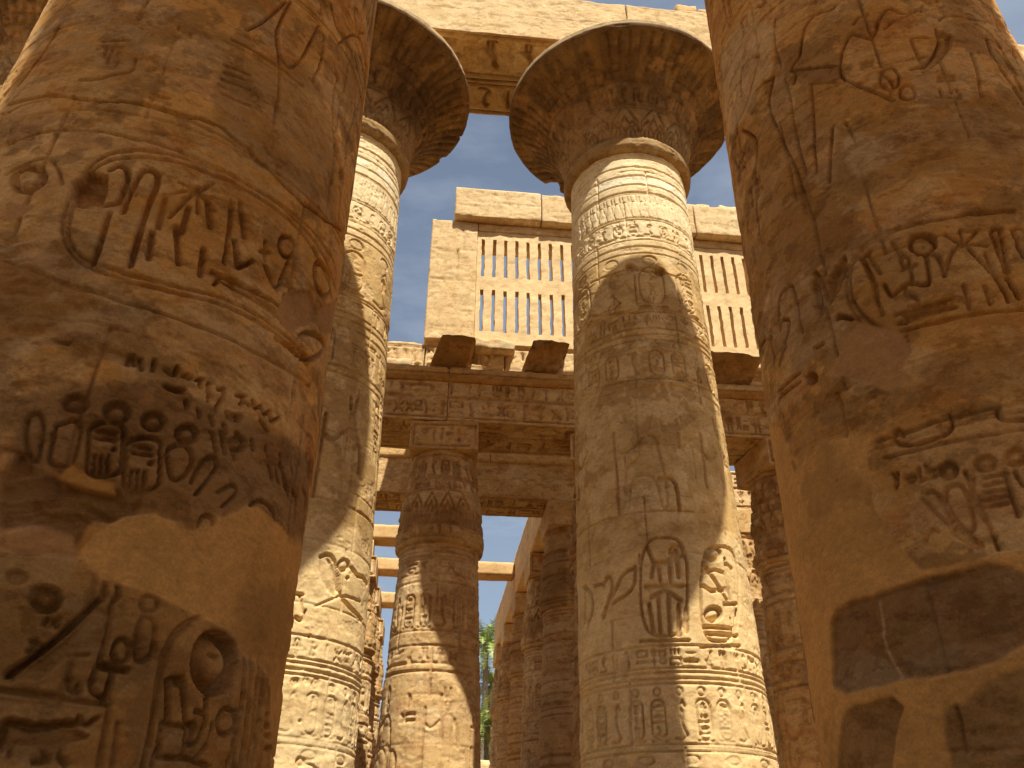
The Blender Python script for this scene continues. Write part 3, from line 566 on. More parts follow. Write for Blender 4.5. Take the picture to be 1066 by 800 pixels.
# ---- near right column ------------------------------------------------
def relief_near_right():
    rl = Relief(-3.6, 2.3, 1.9, 12.2, .0115, 8); rl.base_colour(-.04); rl.C = rl.C*NEARC; rl.kw = .62; rl.kd = 1.12; S = rl.stroke; K = rl.sunk
    A = on_col(NRX, NEAR_Y, (866, 200, 4)); B = on_col(NRX, NEAR_Y, (750, 180, 4)); C = on_col(NRX, NEAR_Y, (730, 0, 4)); D = on_col(NRX, NEAR_Y, (866, 0, 4)); G = on_col(NRX, NEAR_Y, (780, 340, 2.857)); M8 = on_col(NRX, NEAR_Y, (800, 560, 3.335))
    rl.T = A
    S([(760, 78), (600, 90), (400, 122), (250, 165), (130, 225), (72, 305), (68, 400), (98, 480), (160, 545), (240, 580), (300, 582), (450, 540), (620, 503), (810, 492)], .026, .03, smooth=True)
    S([(110, 250), (58, 330), (52, 410), (80, 500), (150, 575), (250, 610), (310, 602)], .02, .018, smooth=True)
    S(rl.ell(375, 214, 54, 36, -.05), .055, .065, closed=True); K(rl.ell(375, 218, 46, 30), .03, .1, .9); K(rl.ell(380, 226, 14, 11), .04, .05)
    S(rl.ell(303, 290, 17, 20), .024, .028, closed=True); S([(288, 325), (352, 305)], .026, .03); S([(326, 312), (335, 385)], .026, .03)
    S([(355, 260), (400, 258), (440, 262), (455, 300), (470, 350)], .034, .04, smooth=True); S([(390, 262), (402, 330), (405, 375), (395, 392), (340, 378), (300, 385), (262, 425), (245, 438), (215, 385)], .036, .045, smooth=True)
    S([(475, 180), (545, 220)], .024, .028); S([(608, 155), (540, 225)], .024, .03); S([(536, 155), (545, 215)], .02, .024); S([(545, 215), (600, 212), (650, 222)], .022, .026); S([(500, 238), (480, 320)], .03, .03); S([(520, 225), (470, 300)], .026, .022); S([(570, 230), (640, 300), (700, 370)], .03, .03); S([(640, 250), (690, 345)], .03, .03)
    S([(665, 160), (680, 150), (700, 155), (740, 320), (720, 330)], .03, .035); S([(668, 165), (735, 335)], .045, .035); S([(755, 152), (775, 145), (800, 150)], .04, .04); S([(755, 155), (800, 270)], .045, .035)
    for P in ([(690, 350), (738, 452)], [(732, 360), (782, 446)]): S(P, .04, .05)
    for P in ([(548, 390), (575, 482)], [(635, 385), (660, 465)], [(250, 210), (290, 270)]): S(P, .045, .02)
    S([(262, 515), (500, 443)], .03, .04); S([(275, 550), (515, 480)], .026, .04); K([(300, 508), (478, 455), (485, 485), (310, 530)], .045, .2, .1); S([(295, 505), (305, 545)], .03, .045)
    S([(115, 275), (160, 250)], .03, .04); S([(125, 282), (165, 360)], .06, .05); S([(165, 355), (180, 440), (210, 512)], .03, .03); S([(150, 265), (200, 340)], .03, .03); S([(305, 395), (300, 430), (345, 435), (370, 470), (320, 480)], .025, .02, smooth=True); S([(180, 385), (190, 470)], .03, .03)
    rl.T = B
    S([(800, 212), (700, 240), (620, 275), (560, 330), (525, 400)], .02, .016, smooth=True)
    K([(385, 398), (372, 440), (372, 490), (390, 570), (410, 615), (432, 570), (440, 500), (425, 455), (400, 410)], .05, .14, .85, smooth=True); K([(522, 325), (480, 370), (445, 450), (435, 500), (445, 560), (470, 530), (500, 470), (522, 400)], .05, .14, .85, smooth=True)
    S([(236, 610), (238, 520), (265, 480), (290, 465), (305, 500), (322, 590), (335, 665)], .04, .035, smooth=True)
    S([(245, 655), (245, 620), (265, 605), (280, 620), (275, 650)], .05, .05, smooth=True); S([(275, 650), (262, 720), (245, 800)], .05, .045); S(rl.ell(203, 675, 10, 18), .022, .03, closed=True); S([(190, 695), (212, 690)], .022, .03); S([(206, 690), (222, 790)], .03, .035); S([(180, 690), (160, 740)], .05, .05)
    K([(470, 600), (485, 585), (520, 588), (555, 605), (540, 615), (500, 605), (478, 618)], .09, .1, .1)
    S([(385, 730), (420, 710)], .03, .04); S([(540, 712), (655, 662)], .018, .018); S([(610, 760), (780, 700)], .018, .018)
    S([(315, 0), (345, 80), (380, 180), (405, 290), (430, 420)], .026, .02, smooth=True); S([(155, 260), (150, 150), (145, 0)], .03, .035); S([(335, 95), (355, 175)], .02, .02)
    rl.T = C
    S([(555, 20), (540, 38), (490, 50), (445, 85), (420, 140), (412, 200), (408, 240), (385, 265), (372, 295)], .032, .045, smooth=True)
    S([(370, 297), (460, 285), (570, 272)], .02, .022); S([(385, 300), (395, 315), (385, 350)], .024, .03, smooth=True)
    S([(800, 35), (770, 40), (740, 80), (725, 140), (705, 165), (640, 135), (610, 150), (580, 220), (575, 290), (585, 325), (700, 375), (800, 420)], .026, .03, smooth=True)
    S([(165, 400), (160, 300), (195, 240), (235, 236)], .035, .045, smooth=True); S([(225, 380), (262, 345), (300, 325)], .055, .06); S([(235, 240), (220, 320), (180, 460), (150, 512)], .03, .035, smooth=True)
    S([(298, 330), (280, 400), (282, 470), (310, 530), (340, 600), (370, 660), (400, 720), (420, 800)], .03, .03, smooth=True); S([(345, 330), (370, 400), (380, 500), (400, 600), (435, 720)], .02, .018, smooth=True)
    S([(170, 545), (205, 560), (228, 590), (230, 650), (215, 740)], .045, .045, smooth=True); S([(145, 480), (150, 560), (130, 640), (150, 720)], .03, .03, smooth=True)
    S([(455, 350), (465, 460), (468, 600), (480, 720)], .024, .024, smooth=True); S([(545, 530), (538, 620), (530, 760)], .035, .03); S([(450, 350), (560, 340)], .016, .014)
    S([(190, 0), (110, 120), (78, 210), (95, 220), (150, 130)], .026, .026, smooth=True); S([(305, 80), (300, 180), (330, 280)], .026, .02, smooth=True); S([(600, 510), (640, 590)], .024, .03)
    rl.T = D
    S([(90, 100), (110, 70), (150, 62)], .03, .03); S([(180, 110), (220, 40), (250, 40), (290, 55), (370, 45)], .028, .035, smooth=True); S([(220, 120), (260, 85), (330, 60), (380, 20)], .022, .02, smooth=True)
    S([(435, 115), (448, 160), (440, 200), (405, 250), (380, 270), (330, 290)], .034, .05, smooth=True); S([(495, 150), (495, 190), (460, 240), (400, 290), (380, 300)], .024, .028, smooth=True); K([(440, 120), (490, 150), (495, 190), (450, 245), (400, 285), (345, 290), (405, 255), (445, 195)], .028, .09, .7)
    S([(330, 160), (440, 155)], .022, .022); S([(330, 165), (370, 260)], .018, .016)
    for y_ in (320, 330, 341): S([(440, y_), (510, y_-5)], .02, .028)
    for y_ in (250, 262, 274): S([(118, y_+8), (168, y_)], .02, .022)
    S(rl.ell(240, 330, 40, 44), .02, .022, closed=True); S(rl.ell(315, 385, 32, 30), .02, .025, closed=True); S([(200, 300), (260, 350), (240, 400)], .022, .02, smooth=True); K(rl.ell(495, 382, 13, 10), .04, .05); S([(450, 370), (460, 400)], .03, .03); S([(520, 375), (535, 400)], .03, .03); S([(440, 405), (540, 410)], .025, .03)
    S([(580, 220), (600, 270), (615, 340), (622, 405)], .02, .018, smooth=True)
    S([(600, 100), (650, 130), (690, 165), (720, 220), (790, 330)], .03, .03, smooth=True); S([(650, 160), (660, 210), (700, 280), (750, 350), (800, 430)], .045, .05, smooth=True); S([(690, 200), (740, 260), (790, 380)], .026, .03, smooth=True); S([(450, 80), (470, 60), (560, 75), (640, 90)], .025, .03, smooth=True)
    rl.T = G
    S([(85, 195), (148, 140)], .035, .055); S([(88, 215), (150, 165)], .026, .04); S([(85, 235), (95, 200)], .03, .03); K(rl.ell(184, 155, 20, 20), .06, .12, .8)
    S([(255, 115), (272, 92)], .05, .06); S([(190, 70), (215, 50)], .03, .04)
    S([(425, 320), (430, 345), (470, 352), (540, 335), (590, 315), (605, 290), (595, 262)], .028, .035, smooth=True); S([(430, 315), (445, 305), (452, 325)], .024, .03, smooth=True); S([(740, 240), (735, 260), (760, 280), (817, 275)], .03, .035, smooth=True)
    S([(380, 345), (817, 225)], .018, .02); S([(400, 392), (817, 305)], .018, .022)
    for (cx, cy, rx, ry) in ((590, 426, 34, 29), (702, 404, 38, 28), (794, 386, 37, 30)): rl.sunk(rl.ell(cx, cy, rx, ry, -.1), .045, bev=.08, rise=.95)
    S([(520, 500), (540, 485), (560, 500), (610, 600), (640, 620), (690, 650)], .035, .035, smooth=True); S([(510, 510), (560, 560), (620, 625), (680, 655)], .03, .03, smooth=True)
    S([(585, 480), (620, 465), (645, 490), (670, 580), (665, 610), (640, 610), (600, 560), (580, 510), (585, 480)], .03, .032, smooth=True)
    for P in ([(640, 430), (690, 540), (740, 660)], [(665, 450), (660, 520), (720, 600)], [(760, 430), (800, 560)], [(790, 430), (817, 470)], [(520, 640), (540, 600), (560, 610)], [(425, 440), (440, 470)], [(440, 436), (436, 480)], [(465, 450), (480, 470), (492, 440), (466, 450)], [(500, 420), (505, 460)], [(520, 410), (545, 450)], [(515, 455), (555, 440)], [(525, 435), (545, 425)]): S(P, .026, .03, smooth=True)
    for i in range(5): S([(700, 450+i*22), (770, 435+i*22)], .02, .02)
    rl.T = flat_T
    for i, (s_, z_) in enumerate(((-2.9, 7.4), (-2.9, 7.0), (-2.6, 7.6), (-2.85, 8.2), (-2.7, 9.2), (-1.1, 9.4), (-.6, 9.6))): sign_block(rl, np.random.RandomState(90+i), s_, z_, .3, .3, .022)
    scene_row(rl, 10.4, 1.4, .03, 11); text_row(rl, 9.85, .42, .02, 19)
    rl.joints([2.3, 3.35, 4.42, 5.02, 6.08, 7.15, 8.22, 9.35, 10.3], vert=(1.2, 2.3), d=.018)
    rl.finish(ero=.30, rough=.006, ledge=.006, flake=.2, spall=.013)
    n = fbm(rl.S*1.3, rl.Z*1.6, 821, 7, .66); rl.tint(sstep(.52, .55, n), ADARK*.72, .55); n = fbm(rl.S*2.1+8, rl.Z*2.6, 825, 7, .66); rl.tint(sstep(.57, .59, n), APALE*.95, .35)
    rl.T = D; rl.rough_patch(rl.mask([(60, 520), (180, 480), (400, 440), (620, 430), (700, 440), (790, 600), (800, 760), (640, 740), (400, 720), (200, 800), (20, 800), (10, 640)], .04, .08), .022, ADARK, .55, 2, 8, 11)
    rl.tint(rl.mask([(40, 560), (140, 560), (260, 580), (270, 640), (120, 720), (50, 660)], .05, .10), APALE, .55)
    rl.T = C; rl.tint(rl.mask([(430, 350), (570, 330), (790, 420), (790, 450), (600, 500), (540, 540), (470, 560)], .02, .03), AORANGE*.95, .6); rl.tint(rl.mask([(170, 545), (290, 500), (390, 690), (400, 800), (230, 800), (225, 620)], .03, .04), AORANGE*.9, .5)
    rl.tint(rl.mask([(380, 290), (575, 270), (580, 325), (460, 340)], .015, .02), ARED*.72, .85); rl.tint(rl.mask([(380, 290), (520, 60), (740, 90), (600, 160), (480, 240)], .03, .04), ADARK, .6); rl.rough_patch(rl.mask([(75, 200), (200, 90), (300, 120), (290, 300), (160, 520), (110, 600)], .03, .07), .006, APALE, .5, 5, 3, 12)
    rl.T = B; rl.rough_patch(rl.mask([(200, 300), (300, 180), (380, 260), (400, 330), (300, 380), (210, 410)], .03, .05), .02, ARED*.8, .6, 3, 5, 13); rl.tint(rl.mask([(70, 230), (330, 80), (420, 300), (300, 440), (120, 560)], .06, .1), AORANGE*.85, .4)
    rl.T = A; rl.tint(rl.mask([(110, 260), (400, 125), (700, 95), (800, 130), (800, 480), (500, 520), (300, 570), (160, 540), (80, 420)], .04, .04), AORANGE, .45)
    rl.T = G; rl.rough_patch(rl.mask([(480, 130), (560, 90), (817, 60), (817, 190), (760, 210), (640, 200), (540, 180)], .04, .07), .025, ADARK, .6, 2, 6, 14); rl.rough_patch(rl.mask([(90, 270), (330, 190), (480, 150), (560, 200), (400, 290), (330, 320), (200, 350), (150, 420), (110, 330)], .04, .05), .025, ADARK, .35, 2, 8, 15)
    rl.plaster(rl.mask([(230, 140), (300, 20), (330, -20), (440, 10), (480, 70), (450, 130), (480, 150), (420, 190), (330, 160)], .015, .03), .012, ARED)
    # modern plaster with old stone left standing in it
    m_ = rl.mask([(-40, 300), (60, 300), (90, 300), (135, 435), (160, 400), (205, 360), (240, 338), (360, 320), (352, 400), (372, 540), (440, 650), (512, 722), (640, 700), (830, 660), (900, 650), (900, 1500), (-40, 1500)], .008, .012)
    rl.T = M8
    i1 = rl.mask([(212, 300), (235, 250), (280, 222), (350, 205), (450, 162), (600, 125), (760, 92), (850, 100), (900, 135), (1000, 140), (1000, 350), (887, 362), (800, 420), (700, 460), (560, 487), (450, 490), (380, 515), (270, 542), (225, 515)], .02, .025)
    i2 = rl.mask([(255, 620), (300, 580), (430, 558), (462, 592), (432, 700), (425, 900), (240, 900), (240, 700)], .02, .025)
    i3 = rl.mask([(610, 600), (640, 580), (682, 575), (740, 530), (800, 480), (887, 462), (1000, 450), (1000, 900), (640, 900), (628, 740), (610, 690)], .02, .03)
    m_ = m_*(1-np.maximum.reduce([i1, i2, i3])); rl.H = rl.H-.028*np.maximum(i1, i2)
    rl.tint(i1, ASOOT*1.9, .8); nn = fbm(rl.S*2.2, rl.Z*3, 901, 6, .68); rl.tint(i1*sstep(.46, .60, nn), ADARK*.75, .6); rl.tint(i1*sstep(.57, .62, fbm(rl.S*5, rl.Z*6, 905, 5, .65)), APALE*.5, .35); rl.rough_patch(i1, .022, None, 0, 3, 5, 16)
    rl.tint(rl.mask([(215, 480), (370, 410), (450, 490), (380, 515), (270, 542), (225, 515)], .05, .05), APALE*.6, .7); rl.tint(rl.mask([(460, 490), (560, 390), (640, 380), (700, 460)], .06, .06), APALE*.5, .5)
    rl.tint(i3, ADARK*.85, .6); rl.tint(i2, ADARK*1.05, .8); rl.rough_patch(i2, .01, None, 0, 3, 4, 17)
    j = on_col(NRX, NEAR_Y, (800, 560, 3.335))
    rl.tint(np.maximum(rl.mask([(370, 215), (378, 215), (402, 380), (458, 488), (450, 490), (394, 380)], .006, .006), 0), APALE, .7)
    rl.plaster(m_, .004, APLAST*1.12)
    return rl

# ---- far columns ------------------------------------------------------
def relief_far(seed, right):
    rl = Relief(-3.4, 3.6, 1.2, 16.9, .0165, seed); rl.base_colour(.06); S = rl.stroke; K = rl.sunk
    # collar rings under the capital, then bands of ornament, names and scenes down the shaft
    for z in (16.55, 16.25, 15.95, 15.66, 15.42): S([(rl.s0, z), (rl.s1, z)], .028, .02)
    frieze(rl, 14.62, .74, .028, .22); cartouche_row(rl, 14.05, .5, .02, seed+3, step=.40)
    S([(rl.s0, 13.95), (rl.s1, 13.95)], .025, .018); S([(rl.s0, 13.75), (rl.s1, 13.75)], .025, .018)
    cartouche_row(rl, 12.0, 1.55, .028, seed+11, step=.95); text_row(rl, 11.5, .42, .022, seed+5, asp=1.2); S([(rl.s0, 11.35), (rl.s1, 11.35)], .03, .02)
    cartouche_row(rl, 10.25, .95, .024, seed+17, step=.5) if right else text_row(rl, 10.2, .95, .026, seed+17, asp=.55)
    scene_row(rl, 7.4, 2.65, .034, seed+21)
    if right:
        rl.T = on_col(FRX, FAR_Y, (590, 420, 2.105))
        for cx, cy, hw, hh in ((213, 402, 52, 108), (336, 418, 42, 104)):
            P = [(cx+hw*math.copysign(abs(math.cos(t))**.55, math.cos(t)), cy+hh*math.copysign(abs(math.sin(t))**.8, math.sin(t))) for t in np.linspace(0, 6.2832, 30, endpoint=False)]; S(P, .045, .05, closed=True)
            S([(cx-hw, cy+hh+12), (cx+hw+3, cy+hh+10)], .05, .05)
        for P in ([(175, 315), (190, 350), (185, 380)], [(190, 350), (215, 350), (240, 320), (245, 380)], [(200, 355), (205, 390)], [(225, 350), (228, 392)], [(172, 402), (255, 400)], [(180, 440), (190, 505)], [(200, 425), (205, 508)], [(222, 420), (226, 510)], [(245, 440), (246, 508)], [(185, 425), (215, 408), (250, 432)], [(262, 450), (262, 500)]): S(P, .075, .06)
        rl.sunk(rl.ell(240, 325, 20, 18), .06, .12, .8)
        for cy in (330, 462): rl.sunk(rl.ell(322, cy, 21, 19), .085, .16, .9)
        for P in ([(305, 360), (330, 395), (350, 430)], [(300, 372), (325, 365), (345, 372)], [(348, 340), (350, 380), (358, 430)], [(305, 490), (370, 495), (372, 455)], [(312, 505), (375, 510)], [(345, 440), (372, 440)], [(300, 400), (318, 412), (350, 408)], [(350, 350), (362, 362)]): S(P, .06, .06)
        for P in ([(35, 405), (52, 410), (58, 450), (45, 490)], [(40, 400), (38, 480)], [(80, 400), (92, 375), (102, 400), (78, 470)], [(148, 360), (125, 372), (110, 400), (80, 470)], [(150, 358), (148, 410), (100, 440)], [(60, 400), (80, 395)]): S(P, .06, .055, smooth=True)
        rl.T = on_col(FRX, FAR_Y, (580, 160, 2.857))
        for q in ((217, 340), (305, 352)): rl.sunk(rl.ell(q[0], q[1], 17, 13), .1, .2, .2)
        S(seam(100, 385, 215, 342, 5, 3)+seam(225, 345, 300, 355, 3, 2)+seam(310, 352, 400, 382, 5, 3, 2), .035, .04); S(seam(100, 478, 400, 470, 12, 5, 5), .04, .045); S([(228, 360), (238, 450)], .03, .04)
        rl.T = flat_T
    else:
        rl.T = on_col(FLX, FAR_Y, (270, 440, 2.222))
        K([(140, 310), (155, 300), (178, 345), (185, 400), (168, 405), (140, 360)], .03, .2, .7, smooth=True); S([(142, 310), (165, 302), (180, 330), (185, 400), (215, 435), (238, 458)], .06, .055, smooth=True)
        rl.sunk(rl.ell(197, 330, 15, 17), .07, .12, .85); S([(215, 338), (228, 355), (240, 358), (250, 375)], .07, .07); S([(130, 425), (190, 400), (235, 415)], .03, .03); S([(82, 395), (100, 398)], .05, .05); S([(95, 400), (100, 440)], .04, .04); S([(85, 450), (95, 460), (105, 450), (108, 435)], .045, .05, smooth=True)
        for q in ((118, 494), (96, 690), (205, 360)): rl.sunk(rl.ell(q[0], q[1], 4, 5), .1, .2, .1)
        for i in range(3): rl.sunk(rl.ell(86+i*24, 598, 9, 10), .045, .1, .8)
        rl.sunk(rl.ell(98, 785, 13, 14), .06, .12, .85)
        rl.T = flat_T; cartouche_row(rl, 5.35, 1.25, .04, seed+29, s0=-3.4, s1=-.2, step=.62)
    S([(rl.s0, 4.98), (rl.s1, 4.98)], .02, .016); text_row(rl, 4.62, .36, .035, seed+31, asp=.8); S([(rl.s0, 4.55), (rl.s1, 4.55)], .03, .02); S([(rl.s0, 4.45), (rl.s1, 4.45)], .03, .02)
    cartouche_row(rl, 3.45, .92, .03, seed+37, step=.36); cartouche_row(rl, 2.4, .95, .03, seed+41, step=.7); petals(rl, 1.2, 1.1, .03, .8)
    rl.joints([2.3, 3.4, 4.45, 5.5, 6.6, 7.68, 8.75, 9.85, 10.9, 11.95, 13.0, 14.0, 15.1, 16.1], wid=.018, d=.024, vert=(1.3, 2.6))
    rl.finish(ero=.35, rough=.007, ledge=.01, flake=.3)
    if right:
        rl.T = on_col(FRX, FAR_Y)
        rl.plaster(rl.mask([(668, 402), (700, 400), (724, 408), (724, 432), (700, 428), (680, 425), (674, 456), (664, 452), (672, 430)], .02, .03), .03, ARED)
        rl.rough_patch(rl.mask([(600, 418), (668, 404), (672, 430), (662, 470), (640, 480), (606, 480)], .03, .08), .022, APALE, .6, 3, 4, 21); rl.rough_patch(rl.mask([(684, 425), (735, 430), (750, 500), (720, 520), (690, 470)], .03, .1), .025, ADARK, .4, 3, 4, 22)
        rl.plaster(rl.mask([(612, 470), (640, 482), (642, 520), (612, 524)], .02, .03), .012, ARED); rl.plaster(rl.mask([(715, 500), (765, 530), (772, 560), (728, 556)], .03, .05), .012, APLAST*1.05)
        rl.rough_patch(rl.mask([(740, 740), (790, 745), (800, 790), (740, 795)], .03, .06), .02, None, 0, 3, 4, 23)
    else:
        rl.T = on_col(FLX, FAR_Y)
        rl.rough_patch(rl.mask([(290, 720), (370, 735), (375, 790), (290, 790)], .04, .08), .02, APALE, .4, 2, 5, 24); rl.rough_patch(rl.mask([(330, 470), (370, 480), (360, 510), (335, 520)], .04, .08), .02, ADARK, .4, 3, 5, 25)
        rl.tint(rl.mask([(360, 268), (382, 270), (380, 288), (358, 286)], .06, .08), ARED, .7)
    # weather stain on a few drums
    n = fbm(rl.S*.7, rl.Z*.8, seed+77, 4); rl.tint(sstep(.55, .72, n), ADARK, .35)
    rl.tint(np.ones_like(rl.S), np.array([.76, .57, .285]), .48); rl.M = rl.M*.6
    # middle drums painted browner and dirtier to deepen shade; ragged upper and lower limits
    zz = rl.Z+(fbm(rl.S*.9, rl.Z*1.1, seed+81, 5, .6)-.5)*1.6; band = sstep(6.3, 7.3, zz)*sstep(14.0, 13.2, zz)
    rl.tint(band, np.array([.44, .265, .088]), .60); n = fbm(rl.S*1.6, rl.Z*1.9, seed+83, 7, .66); rl.tint(band*sstep(.52, .55, n), ADARK*.8, .5); n = fbm(rl.S*2.3, rl.Z*2.2, seed+85, 7, .66); rl.tint(band*sstep(.56, .58, n), APALE, .5)
    rl.tint(sstep(13.2, 14.6, rl.Z+(fbm(rl.S*1.5, rl.Z*2, seed+78)-.5)), np.array([.82, .66, .40]), .6)
    rl.tint(sstep(.03, 0, np.abs(rl.Z-15.8)-.12)*sstep(.3, .5, fbm(rl.S*2, rl.Z*3, seed+79)), np.array([.84, .76, .56]), .6)
    return rl

CAPP = np.array([(16.72, 1.44), (16.76, 1.56), (16.86, 1.62), (17.0, 1.635), (17.12, 1.60), (17.17, 1.55), (17.3, 1.575), (17.8, 1.68), (18.25, 1.84), (18.6, 2.04), (18.88, 2.28), (19.08, 2.52), (19.22, 2.76), (19.30, 2.96), (19.34, 3.04), (19.42, 3.065), (19.57, 3.05)])
def capital_mesh(name, parent, seed, phi_c=0.0, bite=(), fine=True):
    # arc-length parameter down the bell so that carving keeps its size where the bell flares
    zz, rr = CAPP.T; seg = np.hypot(np.diff(zz), np.diff(rr)); t = np.concatenate([[0], np.cumsum(seg)]); T1 = t[-1]
    nv = 150 if fine else 60; tv = np.linspace(0, T1, nv); zv = np.interp(tv, t, zz); rv = np.interp(tv, t, rr)
    rl = Relief(-5.3, 5.3, 0, T1+.1, .02 if fine else .05, seed); rl.base_colour(-.12)
    if fine:
        petals(rl, .5, 1.0, .03, 10.4/14, -5.2, 5.2); petals(rl, .5, .55, .02, 10.4/28, -5.2, 5.2); cartouche_row(rl, 1.5, .62, .022, seed+4, step=.34)
        for z in (.62, 1.42, 2.1, 2.35): rl.stroke([(-5.2, z), (5.2, z)], .022, .016)
        for x in np.arange(-5.2, 5.2, .16): rl.stroke([(x, 2.12), (x+.01, T1-.35)], .022, .012)
    rl.finish(ero=.65, rough=.008, ledge=.012, flake=.7)
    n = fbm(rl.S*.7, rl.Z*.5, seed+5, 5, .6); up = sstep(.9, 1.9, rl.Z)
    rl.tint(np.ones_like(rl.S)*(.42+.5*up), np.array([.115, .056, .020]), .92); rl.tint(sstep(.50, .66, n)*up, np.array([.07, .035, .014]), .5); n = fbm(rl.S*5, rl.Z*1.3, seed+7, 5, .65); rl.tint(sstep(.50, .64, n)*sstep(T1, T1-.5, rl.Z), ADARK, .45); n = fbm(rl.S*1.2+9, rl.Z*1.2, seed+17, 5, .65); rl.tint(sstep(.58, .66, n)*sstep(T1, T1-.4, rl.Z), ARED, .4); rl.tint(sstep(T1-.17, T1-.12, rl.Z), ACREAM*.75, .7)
    nu = 420 if fine else 120; ph = np.linspace(-math.pi, math.pi, nu, endpoint=False); P, TT = np.meshgrid(ph, tv)
    k = 10.4/(2*math.pi); H = rl.sample(rl.H, P*k, TT); C = rl.sample(rl.C, P*k, TT)
    e = (np.abs(P) > 3.05); H = np.where(e, H*.3, H)
    dz = np.gradient(zv)[:, None]; dr = np.gradient(rv)[:, None]; n_ = np.hypot(dz, dr); R = rv[:, None]+H*dz/n_; Z = zv[:, None]-H*dr/n_
    rim = sstep(2.3, 3.0, rv)[:, None]; wob = (fbm(P*3+20, P*0+seed, seed+8, 5, .6)-.5)*.05+np.where(fbm(P*4+9, P*0+seed, seed+9, 3) > .76, -.06, 0)
    R = R+wob*rim
    for (c, wd, dp) in bite: R = R-rim*dp*np.clip(1-np.abs((P-c+math.pi) % (2*math.pi)-math.pi)/wd, 0, 1)**.5
    V = np.stack([R*np.sin(P), -R*np.cos(P), Z], -1).reshape(-1, 3); i = np.arange(nu); j = np.arange(nv-1); I, J = np.meshgrid(i, j); I2 = (I+1) % nu
    Q = np.stack([J*nu+I, J*nu+I2, (J+1)*nu+I2, (J+1)*nu+I], -1).reshape(-1, 4); b0 = (nv-1)*nu
    V = np.vstack([V, [[0, 0, 19.58]]]); T = np.stack([b0+i, b0+(i+1) % nu, np.full(nu, len(V)-1)], -1); C = np.vstack([C.reshape(-1, 3), A0[None]])
    return mesh_obj(name, V, Q, C, STONE, parent, T)
def great_column(x, y, label, rl, seed, cphi=0.0, half=1.75, step_phi=.01, zlo=2.0, zhi=16.8, dz=.017, bite=(), fine=True, ks=1.0, lift=0.0, lean=0.0, kc=1.0):
    t = thing('great_column', label, 'column', (x, y, 0), 0, 'great open-papyrus columns of the nave'); t.rotation_euler = (0, lean, 0)
    a = np.linspace(0, 6.2832, 72, endpoint=False); zs = np.array([0, .02, .1, .35, .42, .45]); rr = np.array([2.0, 2.25, 2.33, 2.33, 2.26, 1.4])
    mesh_obj('base', np.stack([rr[:, None]*np.sin(a)[None], -rr[:, None]*np.cos(a)[None], zs[:, None]+0*a[None]], -1).reshape(-1, 3), np.array([[j*72+i, j*72+(i+1) % 72, (j+1)*72+(i+1) % 72, (j+1)*72+i] for j in range(5) for i in range(72)]), A0, STONE, t)
    phis = phi_grid(cphi, half, step_phi, .09); zlow = np.linspace(.44, zlo, 14, endpoint=False); zhig = [] if zhi >= 16.8 else np.linspace(zhi, 16.8+lift, 60)
    zs = np.concatenate([zlow, np.arange(zlo, min(zhi, 16.8), dz), zhig]); revolve('shaft', phis, zs, lambda Z, P: ks*great_r(Z), rl, STONE, t, R0)
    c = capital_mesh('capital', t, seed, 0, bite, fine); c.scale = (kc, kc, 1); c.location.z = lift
    block('abacus', -1.35, 1.35, -1.35, 1.35, 19.58+lift, 20.60+lift, .12, .05, seed, parent=t)
    return t

nl = relief_near_left()
great_column(NLX-.05, NEAR_Y, 'huge shaded column on the left with a lying cartouche and a broad smooth plaster repair', nl, 41, .40, 1.75, .0066, 2.0, 9.7, .0108, fine=False, lift=1.5, lean=.014, kc=1.07); del nl  # unseen capital lifted, widened and leaned to aim its shadow
nr = relief_near_right()
great_column(NRX, NEAR_Y, 'huge shaded column on the right, plastered below with dark old stones left showing', nr, 42, -.60, 1.75, .0068, 2.0, 11.8, .0115, fine=False, lift=1.5); del nr  # capital out of view lifted to place its shadow
fr = relief_far(5, True)
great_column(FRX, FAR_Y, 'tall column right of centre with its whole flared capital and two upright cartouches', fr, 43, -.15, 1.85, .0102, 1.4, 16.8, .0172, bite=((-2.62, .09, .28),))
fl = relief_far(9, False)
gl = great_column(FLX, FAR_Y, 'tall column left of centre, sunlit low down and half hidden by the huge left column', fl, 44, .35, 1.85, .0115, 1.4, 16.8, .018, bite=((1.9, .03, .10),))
copy_thing(gl, (FLX-STEP, FAR_Y, 0), 2.1, 'shaded column of which only a strip shows at the top left corner', 'great open-papyrus columns of the nave')
for k in (2, 3): copy_thing(gl, (FLX+STEP*k, FAR_Y, 0), .8*k, 'open-papyrus column hidden behind the huge right column', 'great open-papyrus columns of the nave')

# ground of the hall: one sheet to the horizon
g = mesh_obj('ground', [(-900, -900, 0), (900, -900, 0), (900, 900, 0), (-900, 900, 0)], [[0, 1, 2, 3]], None, SAND); tag(g, kind='structure')

